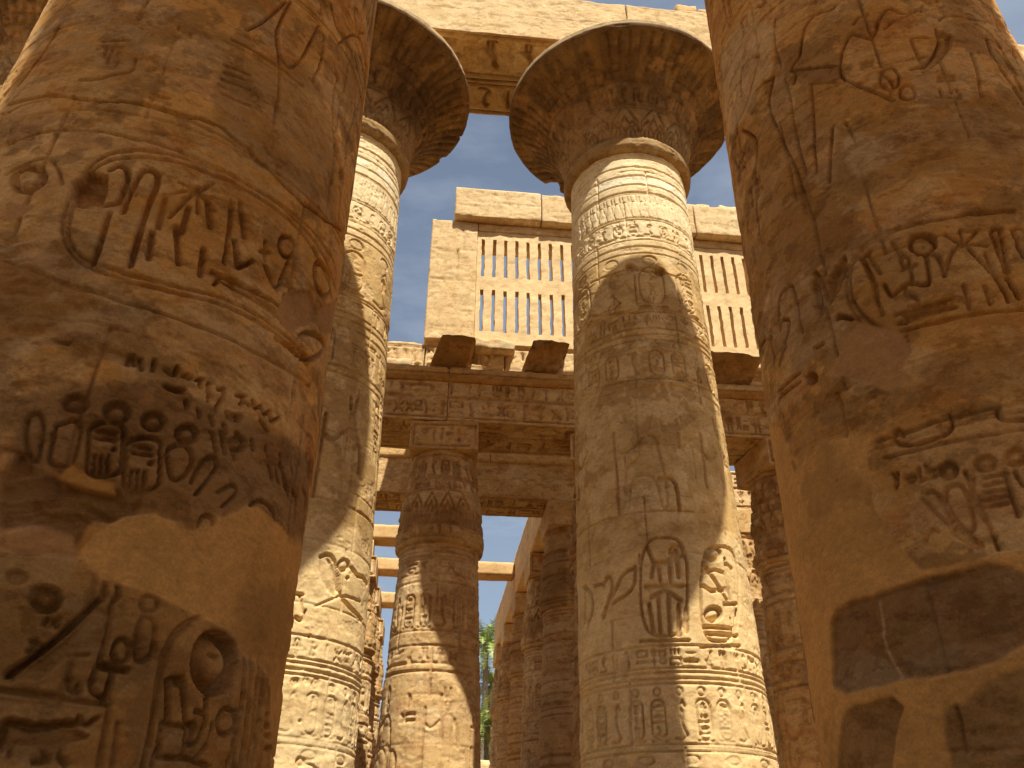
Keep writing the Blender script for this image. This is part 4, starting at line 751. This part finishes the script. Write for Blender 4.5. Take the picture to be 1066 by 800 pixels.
# ------------------------------------------------------------------ closed-bud columns of the side aisles
BUD = np.array([(.42, 1.0), (.8, 1.18), (1.3, 1.29), (2.0, 1.335), (3.2, 1.33), (5.5, 1.24), (8.6, 1.115), (9.28, 1.10)])
BCAP = np.array([(9.26, 1.09), (9.275, 1.15), (9.30, 1.195), (9.40, 1.22), (9.60, 1.235), (9.85, 1.225), (10.4, 1.17), (11.0, 1.09), (11.6, 1.00), (12.08, .935)])
def bud_r(Z, P=None): return np.interp(Z, BUD[:, 0], BUD[:, 1])
def bud_parts(t, seed, res=.026, dphi=.022):
    rl = Relief(-3.7, 3.7, .3, 9.4, res, seed); rl.base_colour(-.02); S = rl.stroke
    rl.kd = .75
    for z in (9.16, 9.02, 8.9): S([(rl.s0, z), (rl.s1, z)], .02, .01)
    text_row(rl, 8.42, .40, .03, seed+1, asp=1.0); cartouche_row(rl, 6.95, 1.25, .032, seed+2, step=.46)
    text_row(rl, 6.15, .42, .028, seed+3); scene_row(rl, 3.6, 2.35, .045, seed+5); text_row(rl, 3.15, .34, .03, seed+6); petals(rl, 1.2, 1.8, .03, .7)
    rl.joints([1.1, 2.2, 3.2, 4.3, 5.4, 6.5, 7.6, 8.6], d=.024, wid=.02, vert=(1.2, 2.2)); rl.finish(ero=.5, rough=.008, ledge=.012, flake=.5)
    rl.tint(np.ones_like(rl.S), ACREAM, .18)
    a = np.linspace(0, 6.2832, 56, endpoint=False); zs = np.array([0, .02, .1, .38, .42, .44]); rr = np.array([1.5, 1.68, 1.74, 1.72, 1.66, .9])
    mesh_obj('base', np.stack([rr[:, None]*np.sin(a)[None], -rr[:, None]*np.cos(a)[None], zs[:, None]+0*a[None]], -1).reshape(-1, 3), np.array([[j*56+i, j*56+(i+1) % 56, (j+1)*56+(i+1) % 56, (j+1)*56+i] for j in range(5) for i in range(56)]), A0, STONE, t)
    revolve('shaft', phi_grid(0, 1.9, dphi, .12), np.concatenate([np.linspace(.43, 2.5, 16, endpoint=False), np.arange(2.5, 9.27, res), [9.27]]), bud_r, rl, STONE, t, 1.17)
    rc = Relief(-3.7, 3.7, 9.2, 12.2, res, seed+9); rc.base_colour(-.04)
    text_row(rc, 9.42, .34, .03, seed+11); petals(rc, 9.8, .9, .026, .46); petals(rc, 9.8, .5, .02, .23); text_row(rc, 10.8, .34, .03, seed+12); cartouche_row(rc, 11.2, .72, .026, seed+13, step=.4)
    rc.joints([10.75, 11.55], d=.02, vert=(1.2, 2)); rc.finish(ero=.55, rough=.008, ledge=.012, flake=.6)
    n = fbm(rc.S*.9, rc.Z*1.1, seed+78, 4); rc.tint(sstep(.48, .68, n), ADARK*.8, .6)
    revolve('capital', phi_grid(0, 1.9, dphi, .12), np.concatenate([[9.262, 9.275, 9.288, 9.30, 9.34], np.arange(9.37, 12.08, res), [12.08]]), lambda Z, P: np.interp(Z, BCAP[:, 0], BCAP[:, 1]), rc, STONE, t, 1.17)
    ra = Relief(-1.05, 1.05, 12.0, 13.1, res, seed+15); ra.base_colour(); ra.flip = False
    ra.sunk(ra.ell(-.55, 12.62, .10, .10), .04); ra.sunk(ra.ell(.62, 12.58, .11, .11), .04); ra.stroke([(-.85, 12.2), (.9, 12.2), (.9, 12.85), (-.85, 12.85)], .03, .02, closed=True)
    for k, nm in enumerate(('bird', 'reed', 'water', 'ankh')): sign(ra, nm, -.4+k*.24, 12.35, .22, .38, .03)
    ra.finish(ero=.4)
    block('abacus', -.98, .98, -1.0, 1.0, 12.085, 12.97, .03, .03, seed+2, parent=t, front=ra)
GB = 'closed-bud columns of the side aisles'
b1 = thing('bud_column', 'carved closed-bud column standing alone in the middle of the view', 'column', (.23, 22.07, 0), -.05, GB); bud_parts(b1, 51)
b2 = thing('bud_column', 'shaded bud column seen as a strip along the left edge of the tall right column', 'column', (5.1, 22.07, 0), -.3, GB); bud_parts(b2, 61, .035, .03)
C_ = lambda src, x, y, rz, lab: copy_thing(src, (x, y, 0), rz, lab, GB)
C_(b2, 10.5, 22.07, .15, 'dark bud column between the tall right column and the huge right column')
C_(b1, -4.65, 22.07, 1.57, 'bud column hidden behind the huge left column')
C_(b2, 15.1, 22.07, 1.57, 'bud column hidden behind the huge right column')
C_(b2, 10.75, 27.4, 1.57, 'sunlit bud column showing past the right side of the tall right column')
C_(b2, .23, 27.4, 1.57, 'bud column directly behind the one in the middle of the view')
C_(b2, -4.65, 27.4, 0, 'bud column of the second row hidden behind the tall left column')
ord_ = ['second', 'third', 'fourth', 'fifth and farthest']
C_(b1, 4.95, 27.4, 1.57, 'nearest bud column of the row running away under the plain architrave')
for i, y in enumerate((32.8, 38.2, 43.6, 48.1)): C_(b2 if i % 2 else b1, 4.95, y, 1.57*(i % 4), ord_[i]+' bud column of the row running away under the plain architrave')
for i, y in enumerate((34.0, 38.2, 43.6)):
    C_(b1, .23, y, 0, 'bud column in the %s row behind the one in the middle of the view' % ('third', 'fourth', 'fifth')[i]); C_(b2, -3.15, y, 0, 'bud column carrying the left end of the %s thin cross beam' % ('nearest', 'middle', 'farthest')[i])

# ------------------------------------------------------------------ architraves
def beam(x0, x1, y0, y1, z0, z1, label, seed, group, res=.027, front='text', soff='text', cornice=False, tone=1.0, colour=None, name='architrave', left=None, r=.035):
    t = thing(name, label, 'architrave', ((x0+x1)/2, (y0+y1)/2, z0), 0, group); cx, cy = (x0+x1)/2, (y0+y1)/2
    fr_ = so_ = None; h = z1-z0
    fr_ = Relief(x0-cx, x1-cx, 0, h, res, seed); fr_.base_colour(-.02)
    if front == 'text': text_row(fr_, .12, h*.44, .045, seed+1, asp=.75); text_row(fr_, .12+h*.44+.04, h*.36, .045, seed+2, asp=.8)
    if front == 'big': text_row(fr_, .25, h*.62, .035, seed+1, asp=.6)
    if front == 'joint': fr_.joints([h*.5], vert=None)
    fr_.finish(ero=.55, rough=.007, ledge=.012, flake=.45)
    if front == 'joint': fr_.tint(np.ones_like(fr_.S), ACREAM*.92, .6)
    so_ = Relief(x0-cx, x1-cx, y0-cy, y1-cy, res, seed+5); so_.base_colour(-.05)
    if soff == 'text': text_row(so_, (y0-cy)+.12, (y1-y0)*.40, .04, seed+6, asp=1.2); text_row(so_, (y0-cy)+(y1-y0)*.52, (y1-y0)*.40, .04, seed+7, asp=1.2)
    if soff == 'big': text_row(so_, (y0-cy)+.12, (y1-y0)-.24, .075, seed+6, asp=.85)
    so_.finish(ero=.2, rough=.006, ledge=.008, flake=.2)
    block('beam', x0-cx, x1-cx, y0-cy, y1-cy, 0, h, res, r, seed, parent=t, front=fr_, under=so_, tone=tone)
    if cornice:
        # a heavy roll along the top edge
        n = max(8, int((x1-x0)/.08)); m_ = 14; xs = np.linspace(x0-cx, x1-cx, n); an = np.linspace(0, 2*math.pi, m_, endpoint=False)
        rr = .14*(1+.35*(fbm(xs*1.3+seed, xs*0, seed+31, 4)-.5)); V = np.stack([np.repeat(xs, m_), (y0-cy)+.02-np.outer(rr, np.cos(an)).ravel(), h-.02+np.outer(rr, np.sin(an)).ravel()], -1)
        Q = [[i*m_+j, i*m_+(j+1) % m_, (i+1)*m_+(j+1) % m_, (i+1)*m_+j] for i in range(n-1) for j in range(m_)]; mesh_obj('roll_moulding', V, Q, ADARK*1.2, STONE, t)
        block('ledge', x0-cx, x1-cx, -(y1-y0)/2-.10, (y1-y0)/2, h+.10, h+.30, .08, .05, seed+3, parent=t)
    return t
GA = 'architraves over the first row of bud columns'
xs_ = [-9.5, -4.65, .23, 5.1, 10.2, 15.1]; lab = ['left end of the shaded carved architrave, hidden by the huge left column', 'shaded carved architrave between the tall left column and the middle bud column', 'shaded carved architrave right of the middle bud column, under the stone grille', 'shaded carved architrave behind the tall right column', 'shaded carved architrave meeting the huge right column']
for i in range(5): beam(xs_[i]+.002, xs_[i+1]-.002, 21.07, 23.07, 12.98, 14.45, lab[i], 100+i*20, GA, cornice=True, res=.027 if 0 < i < 4 else .06)
xs2 = [-9.5, -4.65, .23, 5.95]; lab = ['far left plain-faced beam of the second row', 'second row beam seen left of the middle bud column, half sunlit', 'second row beam seen right of the middle bud column with carved underside']
for i in range(3):
    beam(xs2[i]+.012, xs2[i+1]-.012, 26.5, 28.25, 13.0, 14.35, lab[i], 220+i*20, 'beams over the second row of bud columns', front='none')
    block('x', 0, 1, 0, 1, 0, 1, .5) if False else None
for i, (a, b) in enumerate(((-9.4, -2.6), (-2.59, 1.9), (1.91, 5.9))):
    o = block('roof_slab', a, b, 26.44, 28.0, 14.33, 14.78, .1, .04, 260+i, tone=1.05); tag(o, ['thin slab on the left second row beam', 'thin weathered slab lying on the half sunlit second row beam', 'thin weathered slab on the second row beam right of the middle bud column'][i], 'roof slab', 'slabs on the second row beams')
beam(8.9, 15.1, 26.5, 28.25, 12.98, 14.5, 'sunlit masonry beam seen under the right end of the shaded architrave', 290, 'beams over the second row of bud columns', front='text')
ys = [28.28, 32.8, 38.2, 43.6, 49.0]
for i in range(4):
    x0, x1 = 4.0, 5.9; cx = (x0+x1)/2; t = thing('architrave', ['nearest', 'second', 'third', 'farthest'][i]+' beam of the plain architrave running away on the right of the sky gap', 'architrave', (cx, (ys[i]+ys[i+1])/2, 13.0), 0, 'beams of the plain receding architrave'); hl = (ys[i+1]-ys[i])/2-.01
    block('beam', x0-cx, x1-cx, -hl, hl, 0, 1.85, .09, .035, 310+i, SMOOTHST, t, colour=AORANGE*.5+ACREAM*.5)
for i, (y, xr) in enumerate(((34.0, .9), (38.2, 3.98), (43.6, .9))):
    t = thing('cross_beam', ['nearest', 'middle', 'farthest'][i]+' of the thin sunlit cross beams against the sky', 'beam', ((xr-4.1)/2, y, 13.9), 0, 'thin restored cross beams'); hl = (xr+4.1)/2
    block('beam', -hl, hl, -.5, .5, 0, .62, .12, .03, 330+i, SMOOTHST, t, colour=ACREAM*.5+AORANGE*.5)
    if i != 1: block('packing_block', hl-1.4, hl+.1, -.48, .48, -.92, -.004, .15, .03, 337+i, SMOOTHST, t)
    block('packing_block', -hl+.2, -hl+1.7, -.48, .48, -.92, -.004, .15, .03, 340+i, SMOOTHST, t)
# great architrave of the nave: two beams side by side on every pair of columns
GG = 'great architraves on the open capitals'
xc = [FLX-STEP, FLX, FRX, FRX+STEP, FRX+2*STEP]; lab = ['above the top left corner', 'bridging the two open capitals', 'running right from the right open capital', 'showing at the top right corner']
for i in range(4):
    beam(xc[i]+.012, xc[i+1]-.012, 13.8, 15.26, 20.62, 22.42, 'front beam of the great architrave '+lab[i], 400+i*10, GG, front='big' if i == 0 else 'joint', soff='big', res=.032 if i in (1, 2) else .06)
    beam(xc[i]+.012, xc[i+1]-.012, 15.34, 16.5, 20.62, 22.2, 'rear beam of the great architrave '+lab[i], 450+i*10, GG, front='none', soff='big', res=.032 if i in (1, 2) else .06)
for i, (a, b, z) in enumerate(((5.95, 6.55, .42), (6.6, 8.1, .3))):
    o = block('loose_block', a, b, 13.9, 15.2, 22.43, 22.43+z, .1, .08, 470+i); tag(o, ['small', 'longer'][i]+' broken stone left on top of the great architrave near the huge right column', 'stone block')

# ------------------------------------------------------------------ clerestory over the first row of bud columns
def dressed(name, label, x0, x1, y0, y1, z0, z1, seed, zs=(), group=None, res=.05, text=False, r=.04, colour=None, cat='stone block', wedge=None, chip=1.0, amp=.012):
    t = thing(name, label, cat, (x0, y0, z0), 0, group)
    f = Relief(0, x1-x0, 0, z1-z0, .03, seed); f.base_colour(.05)
    if text: text_row(f, .18, (z1-z0)*.66, .028, seed+1, asp=.5)
    if len(zs): f.joints([z-z0 for z in zs], wid=.022, d=.035, vert=(1.0, 2.0))
    f.finish(ero=.6, rough=.008, ledge=.012, flake=.5); f.tint(np.ones_like(f.S), ACREAM, .62)
    block('masonry', 0, x1-x0, 0, y1-y0, 0, z1-z0, res, r, seed, parent=t, front=f, colour=ACREAM*.92, wedge=wedge, chip=chip, amp=amp); return t
GC = 'masonry of the clerestory wall'
xw = [-6.0, -2.9, -.55, 1.9, 4.4, 7.1, 9.3, 11.3]; zt = [15.4, 15.72, 15.86, 15.92, 15.92, 15.92, 15.92]
for i in range(7):
    dressed('wall_block', ['hidden behind the tall left column', 'broken and low, right of the tall left column', 'under the clerestory pier', 'between the two dark roof stubs', 'left of the tall right column', 'behind the tall right column', 'beside the huge right column'][i].join(['sunlit carved block above the shaded architrave, ', '']), xw[i]+.01, xw[i+1]-.01, 21.21+.02*(i % 2), 22.8, 14.76, zt[i], 500+i*3, group='blocks of the course above the architrave', text=True, res=.045, r=.07, cat='stone block')
dressed('clerestory_pier', 'sunlit cracked masonry pier at the left end of the stone grille', -.60, .93, 21.07, 22.6, 15.80, 20.62, 530, zs=(16.9, 18.1, 19.35, 20.2), cat='pier', group='piers of the clerestory')
dressed('clerestory_pier', 'masonry pier between the grilles, behind the tall right column', 5.25, 6.55, 21.07, 22.6, 15.86, 20.45, 533, zs=(16.9, 18.1, 19.35), cat='pier', group='piers of the clerestory')
dressed('clerestory_pier', 'right-hand masonry pier, behind the huge right column', 10.72, 11.4, 21.07, 22.6, 15.86, 20.45, 536, zs=(16.9, 18.1, 19.35), cat='pier', group='piers of the clerestory')
def grille(name, label, x0, x1, sx, n, pitch, sw, rows, z0, z1, y0, th):
    t = thing(name, label, 'window grille', (x0, y0, z0), 0, 'stone window grilles of the clerestory')
    gx = {x0, x1}; holes = []
    for k in range(n): a = sx+k*pitch; gx |= {a, a+sw}; holes.append((a, a+sw))
    gz = {z0, z1}
    for a, b in rows: gz |= {a, b}
    def ref(v, st):
        v = sorted(v); o = []
        for a, b in zip(v[:-1], v[1:]): o += list(np.linspace(a, b, max(1, int((b-a)/st))+1)[:-1])
        return np.array(o+[v[-1]])
    X = ref(gx, .12); Z = ref(gz, .12); nx, nz_ = len(X), len(Z)
    solid = np.ones((nz_-1, nx-1), bool); cxm = (X[1:]+X[:-1])/2; czm = (Z[1:]+Z[:-1])/2
    hx = np.zeros(nx-1, bool); hz = np.zeros(nz_-1, bool)
    for a, b in holes: hx |= (cxm > a) & (cxm < b)
    for a, b in rows: hz |= (czm > a) & (czm < b)
    solid[np.ix_(hz, hx)] = False
    XX, ZZ = np.meshgrid(X, Z); w1 = (fbm(XX*2, ZZ*2, 61, 4)-.5)*.06+(fbm(XX*7, ZZ*7, 67, 3)-.5)*.02; jx = (fbm(XX*3+7, ZZ*5, 62, 3)-.5)*.05; jz = (fbm(XX*5+3, ZZ*3, 63, 3)-.5)*.07
    inner = (XX > x0) & (XX < x1) & (ZZ > z0) & (ZZ < z1); Fv = np.stack([XX-x0+jx*inner, w1, ZZ-z0+jz*inner], -1).reshape(-1, 3); Bv = Fv+[0, th, 0]; N = nx*nz_
    Q = []; idx = lambda j, i, b=0: j*nx+i+b*N
    for j in range(nz_-1):
        for i in range(nx-1):
            if not solid[j, i]: continue
            Q.append([idx(j, i), idx(j, i+1), idx(j+1, i+1), idx(j+1, i)]); Q.append([idx(j, i, 1), idx(j+1, i, 1), idx(j+1, i+1, 1), idx(j, i+1, 1)])
            if i == 0 or not solid[j, i-1]: Q.append([idx(j, i), idx(j+1, i), idx(j+1, i, 1), idx(j, i, 1)])
            if i == nx-2 or not solid[j, i+1]: Q.append([idx(j, i+1), idx(j, i+1, 1), idx(j+1, i+1, 1), idx(j+1, i+1)])
            if j == 0 or not solid[j-1, i]: Q.append([idx(j, i), idx(j, i, 1), idx(j, i+1, 1), idx(j, i+1)])
            if j == nz_-2 or not solid[j+1, i]: Q.append([idx(j+1, i), idx(j+1, i+1), idx(j+1, i+1, 1), idx(j+1, i, 1)])
    V = np.vstack([Fv, Bv]); nn = fbm(V[:, 0]*1.1, V[:, 2]*1.4, 71, 5, .6)[:, None]; C = ACREAM*(.93+.14*nn)*[1.0, .985, .95]
    mesh_obj('grille', V, Q, C, SMOOTHST, t, smooth=False); return t
rows = [(16.25, 17.86), (18.40, 19.98)]
grille('window_grille', 'sunlit stone window grille with two rows of slits left of the tall right column', .94, 5.24, 1.08, 11, .375, .108, rows, 15.80, 20.30, 21.16, .30)
grille('window_grille', 'sunlit stone window grille with narrow slits between the tall right and huge right columns', 6.56, 10.71, 6.64, 11, .375, .108, rows, 15.80, 20.30, 21.16, .30)
for i, (a, b) in enumerate(((.94, 5.24), (6.56, 10.71))): dressed('lintel', ['lintel above the left stone grille', 'lintel above the right stone grille'][i], a, b, 21.10, 22.4, 20.32, 20.60, 540+i, group='lintels over the grilles', cat='lintel')
tops = [(.12, 3.05, 21.90), (3.07, 5.6, 21.86), (5.62, 8.4, 21.9), (8.42, 11.4, 21.93)]
for i, (a, b, z) in enumerate(tops): dressed('coping_block', ['big end block of the top course over the pier', 'top course block over the left grille', 'top course block behind the tall right column', 'top course block over the right grille'][i], a, b, 20.80, 22.5, 20.64, z, 550+i, zs=(21.3,) if i == 0 else (), group='top course of the clerestory', r=.05)
for i, (a, b, z) in enumerate(((8.1, 9.1, .26), (9.45, 10.1, .30), (5.9, 6.8, .2))): o = block('loose_block', a, b, 21.0, 22.2, 21.95, 21.95+z, .1, .09, 560+i, colour=ACREAM*.9); tag(o, ['flat loose stone on the top course just right of the tall right column', 'loose stone on the top course touching the huge right column', 'loose stone on the top course behind the tall right column'][i], 'stone block', 'loose stones on the clerestory')
def stub(label, x0, x1, seed, out=1.15, ztop=15.56, rag=.12):
    def wdg(P, P0):
        u = (P0[:, 2]-14.80)/(ztop-14.80); f = (21.62-P0[:, 1])/(21.62-20.45)
        Q = P.copy(); Q[:, 1] = 21.62-(21.62-P[:, 1])*(np.clip(.35+.65*u, 0, 1.1)); Q[:, 2] -= .0
        Q[:, 0] += (.35*u-.05)*(f > .3); k = (fbm(P0[:, 0]*2.2+seed, P0[:, 2]*2.5, seed, 4)-.5); Q[:, 1] += k*rag*4*(f > .5); Q[:, 2] += k*rag*2*(u > .6); return Q
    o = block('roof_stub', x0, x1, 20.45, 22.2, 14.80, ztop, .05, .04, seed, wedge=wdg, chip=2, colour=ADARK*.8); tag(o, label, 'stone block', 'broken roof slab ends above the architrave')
stub('square dark roof slab end jutting out below the clerestory pier', -.35, .72, 571, rag=.03); stub('ragged dark roof slab end jutting out beside the tall right column', 2.4, 3.5, 572, rag=.26); stub('broken dark roof slab end jutting out next to the huge right column', 7.6, 9.6, 573, rag=.12); stub('roof slab end behind the tall right column', 5.0, 6.2, 574)
for i, (a, b, y0, z0, z1) in enumerate(((-2.6, -.9, 21.1, 14.78, 15.05), (.75, 2.2, 20.9, 15.45, 15.84), (9.0, 10.4, 20.95, 15.35, 15.55))):
    o = block('broken_slab', a, b, y0, 22.0, z0, z1, .07, .09, 580+i, chip=2.5, amp=.05, colour=ACREAM*.85); tag(o, ['low crumbled slab on the ledge right of the tall left column', 'cracked slab wedged between the two dark roof slab ends', 'thin sunlit slab tip next to the huge right column'][i], 'stone block', 'crumbled slabs on the ledge')

# ------------------------------------------------------------------ south aisle added unseen behind the viewer to shade the two near columns
GS = 'bud columns of the added, unseen south aisle'
for i, (x, y) in enumerate(((-7.3, -2.5), (-2.45, -2.5), (2.45, -2.5), (7.3, -2.5), (12.2, -2.5))): copy_thing(b2, (x, y, 0), 3.1, 'unseen bud column number %d of the south aisle added behind the viewer' % (i+1), GS)
for i in range(5):
    x = (-12.2, -7.3, -2.45, 2.45, 7.3)[i]; o = block('architrave', x+.01, x+4.88, -3.4, -1.6, 12.98, 14.78, .3, .05, 600+i); tag(o, 'unseen architrave span %d added behind the viewer to cast shade' % (i+1), 'architrave', 'architraves of the added, unseen south aisle')
    for j, (a, b) in enumerate(((-8.4, -1.7), (-14.9, -8.42))): o = block('roof_slab', x+.01, x+4.88, a, b, 14.8, 15.45, .5, .05, 620+i*2+j); tag(o, 'unseen roof slab added behind the viewer to cast shade, bay %d, %s' % (i+1, ('near', 'far')[j]), 'roof slab', 'roof slabs of the added, unseen south aisle')
for i, (a, b, z) in enumerate(((-1.5, 1.5, 24.9), (1.52, 4.6, 25.2), (4.62, 7.45, 25.2), (7.47, 10.4, 19.0), (-4.5, -1.52, 16.2), (-7.5, -4.52, 16.5))):  # added sun blockers, heights shaped to leave thin lit edges on the near columns
    o = block('wall_block', a, b, -2.9, -1.95, 15.47, z, .3, .08, 640+i, colour=ACREAM*.9); tag(o, 'unseen wall piece %d added behind the viewer to cast shade' % (i+1), 'wall', 'wall pieces of the added, unseen south aisle')

# ------------------------------------------------------------------ beyond the hall
o = block('enclosure_wall', -16, 3.1, 55, 57, 0, 9.0, .35, .15, 700, colour=ACREAM*.85, amp=.08); tag(o, 'sunlit low wall closing the view at the lower edge left of the middle bud column', 'wall', 'enclosure walls beyond the hall')
o = block('enclosure_wall', 3.12, 20, 56, 58, 0, 8.05, .35, .15, 701, colour=ACREAM*.85, amp=.08); tag(o, 'pale low wall under the palms at the lower edge', 'wall', 'enclosure walls beyond the hall')
o = block('ruined_stub', 4.25, 6.1, 51.5, 53.5, 0, 10.4, .15, .25, 702, colour=ACREAM*.95, amp=.25, chip=3, wedge=lambda P, P0: P+np.stack([0*P0[:, 0], 0*P0[:, 0], -np.clip((5.0-P0[:, 0])*1.2, 0, .9)*(P0[:, 2] > 9.5)], -1)); tag(o, 'broken sunlit masonry stump below the palms at the end of the receding row', 'ruin')
t = thing('floodlight', 'small black floodlight standing on the low wall between the two lit columns', 'floodlight', (-3.38, 55.4, 9.0)); t.rotation_euler = (0, 0, .3)
BLK = plain('black_metal', (.02, .02, .022), .5); GLS = plain('lamp_glass', (.25, .27, .3), .15)
def simple_box(name, x0, x1, y0, y1, z0, z1, mat, parent):
    V = [(x, y, z) for x in (x0, x1) for y in (y0, y1) for z in (z0, z1)]; Q = [[0, 1, 3, 2], [4, 6, 7, 5], [0, 4, 5, 1], [2, 3, 7, 6], [0, 2, 6, 4], [1, 5, 7, 3]]
    o = mesh_obj(name, V, Q, None, mat, parent, smooth=False); b = o.modifiers.new('bevel', 'BEVEL'); b.width = .012; b.segments = 2; return o
simple_box('lamp_housing', -.24, .24, -.12, .12, .16, .50, BLK, t); simple_box('lamp_glass', -.20, .20, -.135, -.122, .20, .46, GLS, t); simple_box('bracket', -.28, -.25, -.04, .04, 0, .4, BLK, t); simple_box('bracket', .25, .28, -.04, .04, 0, .4, BLK, t); simple_box('foot', -.28, .28, -.06, .06, -.03, -.003, BLK, t)

BARK = plain('palm_bark', (.20, .15, .10), .95); LEAF = plain('palm_leaf', (.30, .36, .09), .45); LEAF2 = plain('tree_leaf', (.24, .30, .07), .5)
def palm(x, y, h, label, seed, L=3.1):
    rs = np.random.RandomState(seed); t = thing('palm_tree', label, 'palm tree', (x, y, 0), 0, 'palms beyond the wall')
    n = 40; m_ = 12; zs = np.linspace(0, h, n); bend = .5*(zs/h)**2*rs.uniform(-1, 1); rr = .24-.07*zs/h+.03*(np.arange(n) % 2); an = np.linspace(0, 6.2832, m_, endpoint=False)
    V = np.stack([(bend[:, None]+rr[:, None]*np.cos(an)), rr[:, None]*np.sin(an)+0*zs[:, None], zs[:, None]+0*an[None]], -1).reshape(-1, 3); Q = [[i*m_+j, i*m_+(j+1) % m_, (i+1)*m_+(j+1) % m_, (i+1)*m_+j] for i in range(n-1) for j in range(m_)]
    mesh_obj('trunk', V, Q, None, BARK, t); V = []; Q = []; top = np.array([bend[-1], 0, h])
    for f in range(46):
        az = rs.uniform(0, 6.2832); el = rs.uniform(-.5, 1.35); l = L*rs.uniform(.75, 1.1); k = 26; d = np.array([math.cos(az), math.sin(az), 0]); side = np.array([-math.sin(az), math.cos(az), 0]); p = top.copy(); a = el
        for s in range(k):
            q = s/k; a = el-1.5*q**1.4*rs.uniform(.9, 1.1); st = l/k; p2 = p+st*(d*math.cos(a)+np.array([0, 0, math.sin(a)])); up = np.array([0, 0, math.cos(a)])-d*math.sin(a)
            wd = .022*(1-q)+.006; b = len(V); V += [p-side*wd, p+side*wd, p2+side*wd, p2-side*wd]; Q.append([b, b+1, b+2, b+3])
            ll = .62*math.sin(math.pi*(.12+.86*q))**.7*rs.uniform(.8, 1.1)
            if q > .1:
                for sg in (-1, 1):
                    tip = p+side*sg*ll*.78+d*ll*.45*math.cos(a)+up*ll*rs.uniform(-.35, .25); w2 = (p2-p)*.38; b = len(V); V += [p-w2, p+w2, tip+w2*.12, tip-w2*.12]; Q.append([b, b+1, b+2, b+3])
            p = p2
    mesh_obj('crown', V, Q, None, LEAF, t, smooth=False)
palm(4.45, 61, 16.4, 'tallest palm showing in the narrow sky gap right of the middle bud column', 1); palm(5.0, 63, 13.8, 'middle palm in the narrow gap right of the middle bud column', 2, 2.8); palm(4.1, 60, 10.6, 'lowest palm in the narrow gap, its crown near the low wall', 3, 2.6); palm(6.6, 66, 14.2, 'palm hidden behind the receding row of columns', 4)
def tree(x, y, h, r, label, seed):
    rs = np.random.RandomState(seed); t = thing('leafy_tree', label, 'tree', (x, y, 0), 0, 'leafy trees beyond the wall'); m_ = 8; zs = np.linspace(0, h*.7, 10); an = np.linspace(0, 6.2832, m_, endpoint=False); rr = .2-.12*zs/h
    V = np.stack([rr[:, None]*np.cos(an), rr[:, None]*np.sin(an), zs[:, None]+0*an[None]], -1).reshape(-1, 3); mesh_obj('trunk', V, [[i*m_+j, i*m_+(j+1) % m_, (i+1)*m_+(j+1) % m_, (i+1)*m_+j] for i in range(9) for j in range(m_)], None, BARK, t)
    cl = [(rs.normal(0, r*.45), rs.normal(0, r*.45), h-r+rs.uniform(-r*.9, r*.8), rs.uniform(.3, .6)*r) for _ in range(16)]; N = 5200; c = np.array([cl[i] for i in rs.randint(0, 16, N)]); v = rs.normal(size=(N, 3)); v /= np.linalg.norm(v, axis=1)[:, None]
    p = c[:, :3]+v*c[:, 3:]*rs.uniform(.6, 1.05, N)[:, None]; a = rs.normal(size=(N, 3)); a /= np.linalg.norm(a, axis=1)[:, None]; b = np.cross(a, v); b /= np.linalg.norm(b, axis=1)[:, None]+1e-6; s = .10
    V = np.stack([p-a*s, p+b*s*.5, p+a*s, p-b*s*.5], 1).reshape(-1, 3); mesh_obj('crown', V, np.arange(4*N).reshape(-1, 4), None, LEAF2, t, smooth=False)
tree(4.9, 65, 12.2, 2.3, 'bright leafy tree behind the palms in the narrow gap', 11); tree(3.9, 62.5, 9.6, 1.7, 'low leafy tree beside the lowest palm', 12)
